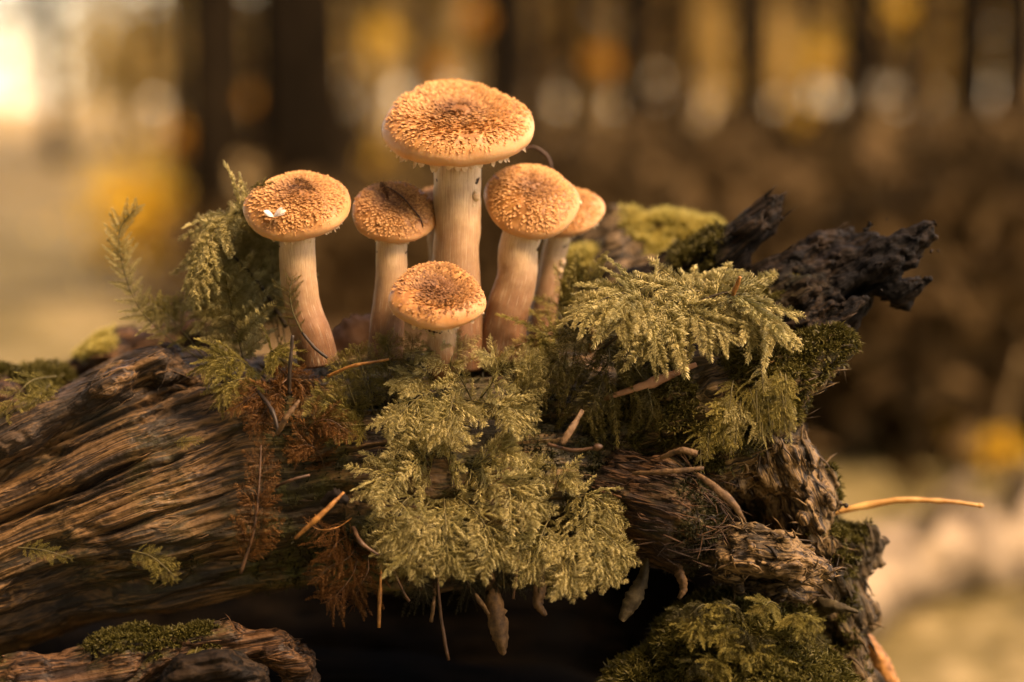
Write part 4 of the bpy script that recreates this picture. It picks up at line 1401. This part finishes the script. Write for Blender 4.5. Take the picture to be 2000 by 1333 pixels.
# small fronds elsewhere on the log
for q, w, lab in (([(35, 1070, -0.028), (85, 1075, -0.034), (140, 1092, -0.034)], 26, 'little moss sprig lying on the ribbed grain near a small knot'),
                  ([(255, 1075, -0.028), (300, 1090, -0.034), (345, 1130, -0.034)], 34, 'little moss sprig trailing down the ribbed grain'),
                  ([(110, 735, 0.03), (60, 745, 0.014), (20, 790, 0.008), (5, 815, 0.008)], 46, 'moss frond draped on the reddish chunk beside the grey slab'),
                  ([(100, 750, 0.03), (80, 770, 0.012), (60, 800, 0.008)], 40, 'short moss frond beside the draped one on the reddish chunk'),
                  ([(385, 1265, -0.02), (380, 1280, -0.03), (370, 1315, -0.034)], 30, 'small pale moss sprig hanging on the dark root'),
                  ([(340, 865, -0.012), (365, 862, -0.016), (395, 858, -0.016)], 16, 'tiny moss sprig lying beside the long dark split')):
    frond(q, w, 8, 'moss_mid', lab, 'coarse', (0, -.8, .6), sag=.1)
L_ = 'pale small moss frond hanging down the face of the ledge'
lr = np.random.default_rng(5)
for k in range(26):
    t = k / 25
    x = 1350 + 190 * lr.random()
    y = 800 - 0.45 * (x - 1350) + lr.uniform(-30, 60)
    dx = lr.uniform(-10, 25)
    frond([(x, y, 0.0), (x + dx * .5, y + 18, -0.02), (x + dx, y + lr.uniform(50, 95), -0.024)], lr.uniform(26, 42), 8, 'moss_mid' if k % 3 else 'moss_pale', L_, 'coarse' if k % 2 else 'limp', (.1, -.85, .5), sag=.35, group='small fronds on the ledge')
F_ = 'small moss frond in the tangled cushion at the foot of the broken end'
for k in range(30):
    x = lr.uniform(1330, 1570); y = lr.uniform(1185, 1330)
    a = lr.uniform(-2.6, 0.3)
    frond([(x, y, 0.0), (x + 25 * math.cos(a), y + 18 * math.sin(a), -0.03), (x + 55 * math.cos(a), y + 20 * math.sin(a) + 22, -0.034)], lr.uniform(28, 44), 7, 'moss_mid' if k % 3 else 'moss_carpet', F_, 'coarse', (0, -.8, .6), sag=.3, group='small fronds at the foot')

# dry brown moss
B_ = 'dry rust brown moss sprig on the bare wood left of the pale tiers'
for q, w in (([(520, 700, 0.01), (560, 740, -0.004), (500, 770, -0.012), (455, 800, -0.016)], 52), ([(560, 790, 0.0), (540, 770, -0.012), (520, 800, -0.018), (490, 845, -0.02)], 50), ([(540, 760, 0.0), (570, 740, -0.008), (590, 760, -0.012), (585, 800, -0.012)], 42),
             ([(580, 900, 0.0), (600, 840, -0.016), (640, 820, -0.02), (690, 850, -0.02)], 50), ([(640, 930, 0.0), (620, 880, -0.018), (590, 870, -0.02), (570, 890, -0.02)], 46)):
    frond(q, w, 9, 'moss_dry', B_, 'coarse', (0, -.85, .5), stem='twig', sag=.2)
frond([(470, 1120, -0.03), (495, 1040, -0.032), (505, 960, -0.03), (510, 870, -0.022)], 56, 13, 'moss_dry', 'long rust brown moss sprig standing up the ribbed wood with a leaf tip', 'coarse', (.1, -.95, .2), stem='twig', sag=-.1, sr=4)
H_ = 'dry brown moss tuft hanging at the edge of the hollow'
for q in ([(700, 1060, 0.0), (680, 1090, -0.02), (640, 1110, -0.024), (615, 1140, -0.024)], [(700, 1070, 0.0), (690, 1120, -0.02), (660, 1160, -0.024), (640, 1175, -0.024)], [(710, 1060, 0.0), (720, 1110, -0.018), (700, 1150, -0.022), (690, 1185, -0.02)], [(690, 1040, 0.0), (660, 1060, -0.02), (640, 1090, -0.024)]):
    frond(q, 58, 9, 'moss_dry', H_, 'limp', (0, -.9, .4), stem='twig', sag=.1)
frond([(690, 1010, -0.01), (660, 1030, -0.028), (625, 1035, -0.03), (598, 1020, -0.03)], 34, 9, 'moss_dry', 'curled orange moss under the orange needle', 'limp', (0, -.9, .4), stem='needle', sag=.3)


# ------------------------------------------------------------------ cushion moss (uncountable) growing on the wood
def cushion(key, name, n, length, width, mat, region=None, thr=0.35, seed=0, blades=3, label=None):
    o, co, no, ms = SURF[key]
    r = np.random.default_rng(900 + seed)
    w = np.clip(ms - thr, 0, 1)
    if region is not None:
        x, y = to_px(co)
        w = w * region(x, y, co, no)
    w = w * (no @ -FWD.astype(np.float32) > -0.45)
    if w.sum() <= 0:
        return
    idx = r.choice(len(co), n, p=w / w.sum())
    p = co[idx] + r.normal(0, 0.0004, (n, 3))
    nn = no[idx]
    mb = MB()
    for b in range(blades):
        d = nrm(nn * 0.9 + r.normal(0, .55, (n, 3)) + np.array([0, 0, .25]))
        sd = nrm(np.cross(d, r.normal(size=(n, 3))))
        L = (length * r.uniform(.5, 1.3, n))[:, None]
        wd = (width * r.uniform(.6, 1.3, n))[:, None]
        bend = nrm(d + np.array([0, -.2, -.5]) + r.normal(0, .3, (n, 3)))
        m = p + d * L * .55
        t = m + bend * L * .5
        V = np.stack([p - sd * wd * .5, p + sd * wd * .5, m + sd * wd, m - sd * wd, t], 1).reshape(-1, 3)
        q = np.arange(n)[:, None] * 5
        mb.put(V, [q + np.array([[0, 1, 2, 3]]), q + np.array([[3, 2, 4]])], tip=np.tile([0, 0, .6, .6, 1], n))
    c = add(name, mb.mesh(name, False), M[mat], log)
    c['kind'] = 'stuff'
    child_of_log(c)
    if label:
        c['label'] = label


cushion('ledge', 'cushion_moss', 15000, 0.0032, 0.00035, 'moss_carpet', seed=1, label='green cushion moss coating the jutting ledge')
cushion('foot', 'cushion_moss', 14000, 0.0045, 0.00045, 'moss_carpet', seed=2, thr=.2, label='tangled cushion moss on the foot of the broken end')
cushion('mound', 'cushion_moss', 5000, 0.0045, 0.0005, 'moss_mid', seed=3, thr=.2, label='pale cushion moss on the ridge behind the mushrooms')
cushion('root', 'cushion_moss', 6000, 0.0022, 0.0003, 'moss_carpet', seed=4, thr=.5, label='green cushion moss on the low root')
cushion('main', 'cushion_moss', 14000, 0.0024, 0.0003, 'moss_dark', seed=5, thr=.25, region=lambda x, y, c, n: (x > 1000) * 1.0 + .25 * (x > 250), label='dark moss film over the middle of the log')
cushion('spurA', 'cushion_moss', 3000, 0.003, 0.00035, 'moss_carpet', seed=6, thr=.3, label='moss fringe on the pointed spur')
cushion('spurB', 'cushion_moss', 3500, 0.003, 0.00035, 'moss_carpet', seed=11, thr=.3, label='moss streaks on the charred spur')
cushion('end', 'cushion_moss', 6000, 0.003, 0.00035, 'moss_carpet', seed=7, thr=.3, label='moss patches on the crumbling end')
cushion('shard', 'cushion_moss', 2000, 0.003, 0.0004, 'moss_mid', seed=8, thr=.2, label='moss on the reddish bark shard')
cushion('leftchunk', 'cushion_moss', 4000, 0.004, 0.0005, 'moss_carpet', seed=9, thr=.2, label='moss on the reddish chunk')
cushion('nose', 'cushion_moss', 3000, 0.002, 0.0003, 'moss_dark', seed=10, thr=.3, label='dark moss rim of the split wood')

# ------------------------------------------------------------------ needles, twigs and other litter
def stick(name, pts, rad, mat, label, cat='twig', group=None, sides=9, noise=.55, flat=1.0, knob=0):
    W = np.array([P(*q) for q in pts])
    base = W[0]
    n = 18
    path = spline(W - base, n)
    rd = np.interp(np.linspace(0, 1, n), np.linspace(0, 1, len(rad)), rad) * PX * 0.8
    V, F = tube(path, rd, sides, True, noise, 300, len(name), flat)
    if not knob:
        o = add(name, raw_mesh(name, V, F), M[mat], None, base)
        return tag(o, label, cat, group)
    root = thing(name, label, cat, base, group)
    add('shaft', raw_mesh('shaft', V, F), M[mat], root)
    q = path[-1]
    t = nrm(path[-1] - path[-3])
    pp = np.array([q - t * knob * PX, q - t * knob * .3 * PX, q + t * knob * .4 * PX, q + t * knob * PX])
    V, F = tube(pp, np.array([.6, 1, .9, .3]) * knob * PX * .8, 8, True, .4, 300, 2)
    add('knob', raw_mesh('knob', V, F), M[mat], root)
    return root


stick('pine_needle', [(576, 1052, -0.032), (625, 1008, -0.034), (672, 962, -0.030)], [4, 6, 6, 3], 'needle', 'thick orange needle lying diagonal over rusty moss', 'needle')
stick('twig', [(1070, 868, -0.022), (1120, 880, -0.026), (1168, 874, -0.028)], [4, 4, 4], 'twig', 'brown twig with a knobbed end right of the pale tiers', knob=9)
stick('wood_splinter', [(1096, 868, -0.026), (1118, 835, -0.024), (1138, 802, -0.018)], [7, 8, 5], 'splinter', 'flat tan splinter standing by the knobbed twig', 'splinter', flat=.4)
stick('wood_splinter', [(1360, 926, -0.02), (1400, 955, -0.026), (1432, 985, -0.028), (1455, 1018, -0.026)], [5, 10, 9, 3], 'splinter', 'hooked splinter curling down from the split wood', 'splinter', flat=.5)
stick('wood_splinter', [(1290, 895, -0.016), (1330, 880, -0.02), (1362, 886, -0.02)], [5, 8, 7], 'splinter', 'short flat splinter above the split wood', 'splinter', flat=.5)
stick('wood_splinter', [(1235, 925, -0.012), (1300, 922, -0.018), (1375, 915, -0.018)], [4, 7, 5], 'splinter', 'long thin splinter lying along the split wood', 'splinter', flat=.5)
stick('wood_splinter', [(1180, 780, -0.008), (1280, 745, -0.006), (1360, 712, -0.002)], [5, 12, 6], 'dead_leaf', 'red brown splinter half buried in ledge moss', 'splinter', flat=.5)
stick('straw', [(1600, 1010, 0.03), (1680, 990, 0.03), (1760, 978, 0.03), (1850, 980, 0.03), (1915, 988, 0.03)], [6, 9, 8, 6, 5], 'straw', 'golden straw sticking out from the broken end', 'straw', knob=7)
stick('pine_needle', [(1428, 592, -0.008), (1436, 565, -0.01), (1446, 541, -0.012)], [4, 6, 4], 'needle', 'single brown needle standing upright in pale moss', 'needle')
stick('twig', [(565, 770, -0.01), (567, 710, -0.012), (572, 655, -0.012)], [4, 5, 4], 'dark_twig', 'black upright stalk before the petalled mushroom', 'twig')
stick('twig', [(640, 735, -0.006), (690, 715, -0.01), (760, 702, -0.008)], [4, 4, 3], 'needle', 'reddish twig lying at the foot of the green sprigs', 'twig')
stick('twig', [(640, 700, -0.004), (615, 680, -0.004), (590, 650, -0.002)], [3, 4, 3], 'dark_twig', 'dark twig at the petalled mushroom base', 'twig')
stick('twig', [(540, 950, -0.02), (570, 938, -0.024), (605, 928, -0.022)], [3, 4, 3], 'twig', 'thin pale brown twig touching the long rust moss sprig', 'twig')
stick('twig', [(500, 760, -0.006), (530, 800, -0.016), (545, 845, -0.02)], [4, 6, 4], 'dark_twig', 'dark broken twig among dry brown moss', 'twig')
stick('wood_splinter', [(540, 850, -0.02), (560, 815, -0.022), (585, 782, -0.02)], [5, 8, 3], 'splinter', 'pale splinter sticking up among dry brown moss', 'splinter', flat=.5)
stick('pine_needle', [(690, 1030, -0.02), (705, 1060, -0.028), (740, 1085, -0.028)], [5, 6, 3], 'twig', 'brown curved needle dropping from rusty moss', 'needle')
for q, rd, mm, lab in (([(744, 1120, -0.012), (742, 1170, -0.016), (740, 1226, -0.016)], [3, 5, 4], 'needle', 'orange needle hanging in the dark hollow'),
                       ([(856, 1140, -0.006), (862, 1210, -0.008), (876, 1290, -0.008)], [3, 4, 4], 'twig', 'long dark thread root hanging in the hollow'),
                       ([(848, 1170, -0.008), (842, 1215, -0.008)], [4, 5], 'splinter', 'short snapped stub hanging in the hollow'),
                       ([(900, 1120, -0.004), (930, 1165, -0.01), (955, 1200, -0.01)], [5, 6, 4], 'splinter', 'bent splinter touching the pale hanging scrap'),
                       ([(1012, 1080, -0.01), (1008, 1130, -0.014), (1002, 1170, -0.014)], [3, 3, 3], 'twig', 'thin red thread hanging beside the pale scrap'),
                       ([(768, 1110, -0.008), (790, 1160, -0.01), (800, 1175, -0.01)], [3, 3, 3], 'twig', 'short brown thread at the hollow edge')):
    stick('hanging_root', [(q[0][0], q[0][1] - 30, q[0][2] + 0.02)] + q, [rd[0]] + rd, mm, lab, 'root')


def scrap(name, pts, widths, mat, label, cat, seed, thick=5, curl=.4):
    """A torn flat scrap of bark or lichen along a path, with real thickness."""
    r = np.random.default_rng(seed)
    W = np.array([P(*q) for q in pts]); base = W[0]
    n = 26
    path = spline(W - base, n)
    wd = np.interp(np.linspace(0, 1, n), np.linspace(0, 1, len(widths)), widths) * PX
    T, N, B = frames(path)
    m = 9
    s = np.linspace(-1, 1, m)
    rag = 1 + .10 * r.normal(size=(n, 2))
    sw = np.where(s[None] < 0, s[None] * rag[:, :1], s[None] * rag[:, 1:])
    mid = path[:, None] + B[:, None] * (sw * wd[:, None])[..., None] - N[:, None] * (curl * wd[:, None] * s[None] ** 2)[..., None]
    th = (thick * PX * (1 - .6 * s ** 2))[None, :, None] * N[:, None]
    nz = (fbm(mid.reshape(-1, 3) * 220, 3, seed).reshape(n, m, 1)) * 6 * PX * N[:, None]
    top, bot = mid + th + nz, mid - th + nz
    V = np.vstack([top.reshape(-1, 3), bot.reshape(-1, 3)])
    i, j = np.meshgrid(np.arange(n - 1), np.arange(m - 1), indexing='ij')
    f = (i * m + j).ravel()
    q1 = np.stack([f, f + 1, f + m + 1, f + m], -1)
    o = n * m
    q2 = q1[:, ::-1] + o
    e = np.arange(n - 1) * m
    q3 = np.stack([e, e + m, e + m + o, e + o], -1)
    e2 = e + m - 1
    q4 = np.stack([e2, e2 + o, e2 + m + o, e2 + m], -1)
    ob = add(name, raw_mesh(name, V, [np.vstack([q1, q2, q3, q4])]), M[mat], None, base)
    return tag(ob, label, cat)


scrap('lichen_tongue', [(1262, 1095, 0.0), (1256, 1130, -0.004), (1238, 1170, -0.006), (1214, 1212, -0.006)], [7, 9, 15, 17, 6], 'lichen', 'grey green tongue of lichen dangling under the split wood', 'lichen', 1, 10)
scrap('bark_scrap', [(950, 1110, 0.0), (960, 1150, -0.006), (968, 1195, -0.008), (978, 1240, -0.008), (982, 1275, -0.006)], [8, 13, 20, 17, 7], 'splinter', 'pale torn bark scrap hanging deep in the hollow', 'bark', 2, 12)
scrap('bark_scrap', [(1055, 1100, 0.006), (1056, 1140, 0.0), (1052, 1180, -0.002), (1066, 1202, -0.002)], [8, 13, 10, 4], 'splinter', 'narrow pale scrap hanging beside the lower moss tier', 'bark', 3)
scrap('bark_scrap', [(1325, 1095, 0.0), (1330, 1125, -0.006), (1336, 1150, -0.006), (1326, 1170, -0.006)], [6, 10, 8, 3], 'splinter', 'thin brown peeling strip beside the rotten shelf', 'bark', 4)
scrap('dead_leaf', [(640, 700, 0.03), (680, 665, 0.034), (715, 640, 0.036), (735, 620, 0.04)], [10, 40, 44, 14], 'dead_leaf', 'pinkish brown dead leaf lying between two mushroom stems', 'leaf', 5, 2)
scrap('dead_leaf', [(1150, 640, 0.002), (1165, 660, 0.0), (1150, 690, 0.0)], [6, 12, 5], 'needle', 'orange leaf scrap caught beneath the pale moss fan', 'leaf', 6, 2)
scrap('bark_flake', [(630, 985, -0.024), (655, 970, -0.028), (680, 980, -0.028)], [8, 16, 6], 'char', 'dark grey bark flake behind the orange needle', 'bark', 7, 3)
scrap('bark_scrap', [(1590, 1190, 0.02), (1630, 1185, 0.012), (1676, 1196, 0.01)], [22, 12, 3], 'lichen', 'yellow green bark point sticking out of the broken end', 'bark', 8)
scrap('bark_scrap', [(1690, 1240, 0.05), (1720, 1290, 0.05), (1750, 1360, 0.05)], [10, 20, 20], 'needle', 'rusty bark strip leaning behind the broken end', 'bark', 10)


# things lying on the caps
def on_cap(key, s, th, lift=0.0006):
    root, surf, *_ = MUSH[key]
    p, _ = surf(np.array([s]), np.array([th]))
    return p[0] + np.array(root.location) + np.array([0, -lift, lift])


def cap_stick(key, pts, rad, mat, label, name='twig', cat='twig'):
    W = np.array([on_cap(key, *q) for q in pts]); base = W[0]
    path = spline(W - base, 16)
    V, F = tube(path, np.interp(np.linspace(0, 1, 16), np.linspace(0, 1, len(rad)), rad) * PX, 6, True, .5, 400, 3)
    tag(add(name, raw_mesh(name, V, F), M[mat], None, base), label, cat)


def cap_sprig(key, s0, t0, s1, t1, mat, label, k=0, style='limp'):
    """A dry moss sprig lying flat on a cap."""
    a, b = on_cap(key, s0, t0, .0022), on_cap(key, s1, t1, .0026)
    d = b - a
    ln = np.linalg.norm(d)
    d = d / ln
    z = nrm(np.array([0, -.55, .83]) - d * (np.array([0, -.55, .83]) @ d))
    y = np.cross(z, d)
    o = bpy.data.objects.new('moss_sprig', branch_mesh(style, k, mat))
    COL.objects.link(o)
    o.matrix_basis = Matrix([[*(np.array([d[i], y[i], z[i]]) * ln), a[i]] for i in range(3)] + [[0, 0, 0, 1]])
    return tag(o, label, 'moss')


cap_sprig('left', .70, 2.9, .12, 1.6, 'moss_dim', 'pale dry moss sprig reaching in from the edge of the petalled cap', 0)
cap_sprig('left', .05, 2.0, .45, -.1, 'moss_dry', 'dark dry moss sprig across the middle of the petalled cap', 1)
cap_sprig('second', .45, 2.2, .2, -1.3, 'moss_dry', 'brown dry moss sprig stuck to the littered cap', 2)
cap_stick('second', [(.35, 2.0), (.12, .5), (.35, -.5), (.6, -.6), (.88, -.72)], [1, 1.5, 1.8, 1.5, 1], 'twig', 'thin dark twig crossing the littered cap')
cap_stick('right', [(.9, .15), (.86, -.05), (.93, -.02)], [3, 4, 2], 'veil', 'pale veil shred at the rim of the dark-centred cap', 'veil_shred', 'veil')
pb = on_cap('left', .60, -2.05, 0.0012)
root = thing('white_petal', 'small white ruffled petal lying on the round orange cap', 'petal', pb)
for k, (a, L) in enumerate(((-.35, 24), (.2, 28), (.8, 25), (2.7, 20), (3.5, 18))):
    d = nrm(np.array([math.cos(a), -.3, .25 + .35 * math.sin(a)])); sd = nrm(np.cross(d, [0, -.6, .8]))
    t = np.linspace(0, 1, 6)
    pth = d[None] * (t * L * PX)[:, None] + np.array([0, -.3, .8])[None] * (np.sin(t * 2.4) * 5 * PX)[:, None]
    w = (np.sin(t * 2.6 + .25) * 7 * PX)[:, None]
    V = np.vstack([pth + sd * w, pth - sd * w, pth + np.array([0, -.6, .8]) * PX * 1.5])
    i = np.arange(5)
    add('petal', raw_mesh('petal', V, np.vstack([np.stack([i, i + 1, i + 13, i + 12], -1), np.stack([i + 12, i + 13, i + 7, i + 6], -1)])), M['white'], root)
# small warts on two of the stems
for key, (wx, wy, wd), wr in (('big', (927, 384, 0.0125), 11), ('big', (922, 402, 0.0120), 6), ('back', (1097, 512, 0.047), 9), ('back', (1093, 530, 0.047), 7)):
    root = MUSH[key][0]
    c = P(wx, wy, wd) - np.array(root.location)
    n_ = nrm(np.array([1.0 if wx > 1000 - 100 else 1.0, -.5, .1]))
    a = np.linspace(-1, 1, 7)
    pth = c[None] + np.array([0, 0, 1.0])[None] * (a * wr * 1.1 * PX)[:, None]
    V, F = tube(pth, np.sqrt(np.clip(1 - a ** 2, 0.02, 1)) * wr * PX, 12, True, .35, 300, int(wx))
    nvt = len(V)
    add('wart', MB().put(V, F, t=np.full(nvt, .8), ang=np.linspace(0, 3, nvt)).mesh('wart'), M['stipe'], root)
stick('curled_stalk', [(1000, 305, 0.05), (1035, 288, 0.05), (1058, 296, 0.05), (1075, 322, 0.052), (1078, 400, 0.055), (1075, 640, 0.06)], [3, 4, 4, 4, 3, 3], 'twig', 'thin curled dry stalk arching out behind the tallest cap', 'stalk')


# ------------------------------------------------------------------ loose fibres of rotten wood
def fibres(key, n, length, width, mat, lift=.25, seed=0, jitter=.25, region=None, label=None, droop=0.0):
    o, co, no, ms = SURF[key]
    r = np.random.default_rng(700 + seed)
    me = o.data
    al = np.empty(len(co), np.float32); me.attributes['al'].data.foreach_get('value', al)
    w = (no @ -FWD.astype(np.float32) > -0.3).astype(float)
    if region is not None:
        w = w * region(*to_px(co), co, no)
    idx = r.choice(len(co), n, p=w / w.sum())
    p, nn = co[idx], no[idx]
    ax = AXES[key](p) if callable(AXES[key]) else np.tile(AXES[key], (n, 1))
    d = nrm(ax - nn * (ax * nn).sum(1, keepdims=True) + r.normal(0, jitter, (n, 3)))
    d *= np.where(r.random(n) < .5, -1, 1)[:, None]
    sd = nrm(np.cross(nn, d))
    L = (length * r.uniform(.3, 1.4, n))[:, None]
    wd = (width * r.uniform(.4, 1.3, n))[:, None]
    lf = (lift * r.uniform(-.1, 1, n))[:, None]
    a0 = p - nn * .0006
    m = p + d * L * .5 + nn * L * lf * .25 + sd * L * r.normal(0, .06, n)[:, None]
    t = p + d * L + nn * L * lf * .8 - np.array([0, 0, droop]) * L
    V = np.stack([a0 - sd * wd, a0 + sd * wd, a0 + nn * wd * .9, m - sd * wd * .8, m + sd * wd * .8, m + nn * wd * .8, t], 1).reshape(-1, 3)
    q = np.arange(n)[:, None] * 7
    F = [q + np.array([[k]]) if False else q + np.array([k]) for k in ([0, 2, 5, 3], [2, 1, 4, 5], [1, 0, 3, 4])]
    T = [q + np.array([k]) for k in ([3, 5, 6], [5, 4, 6], [4, 3, 6])]
    mb = MB().put(V, F + T, al=np.repeat(al[idx], 7) + np.tile([0, 0, 0, .005, .005, .005, .01], n), c1=np.repeat(r.uniform(0, 1, n), 7), c2=np.repeat(r.uniform(0, 1, n), 7), moss=np.zeros(n * 7))
    c = add('wood_fibres', mb.mesh('wood_fibres', False), M[mat], log)
    c['kind'] = 'stuff'
    child_of_log(c)
    if label:
        c['label'] = label


def _ax(a, b):
    return nrm(P(*b) - P(*a))


AXES = {'main': lambda p: np.stack([np.ones(len(p)), np.zeros(len(p)), np.where(to_px(p)[0] < 480, np.interp(to_px(p)[1], [700, 1000, 1250], [.44, .4, .2]), .08)], -1),
        'end': _ax((1420, 830, .03), (1640, 1300, .04)), 'shelf': _ax((1372, 1085, 0), (1596, 1112, 0)), 'nose': _ax((1150, 950, .02), (1390, 1010, 0)),
        'spurA': _ax((1250, 600, .06), (1512, 392, .045)), 'spurB': _ax((1350, 740, .05), (1800, 460, .03)), 'ledge': _ax((1100, 860, .02), (1640, 690, .01)),
        'slab': _ax((-200, 960, 0), (330, 705, 0)), 'root': _ax((0, 1340, -.01), (540, 1250, 0)), 'foot': _ax((1300, 1340, 0), (1560, 1180, 0)), 'shard': _ax((130, 728, .1), (400, 642, .1))}
fibres('main', 1500, .012, .00035, 'wood', .03, 1, .02, label='raised fibres along the ribbed grain')
fibres('slab', 300, .012, .0004, 'wood', .03, 2, .03)
fibres('end', 900, .007, .0008, 'crumb', .16, 3, .45, droop=.15, label='shredded fibres of the crumbling end')
fibres('shelf', 500, .007, .0007, 'crumb', .15, 4, .4, droop=.1)
fibres('nose', 900, .014, .0005, 'redwood', .06, 5, .06)
fibres('spurA', 200, .007, .0006, 'char', .0, 6, .04)
fibres('spurB', 300, .006, .0007, 'char', .02, 7, .10, label='charred splinters of the jagged spur')
fibres('ledge', 500, .009, .0006, 'crumb', .12, 8, .2)
fibres('root', 300, .007, .0004, 'redwood', .0, 9, .03)
fibres('shard', 300, .010, .0005, 'redwood', .06, 10, .06)
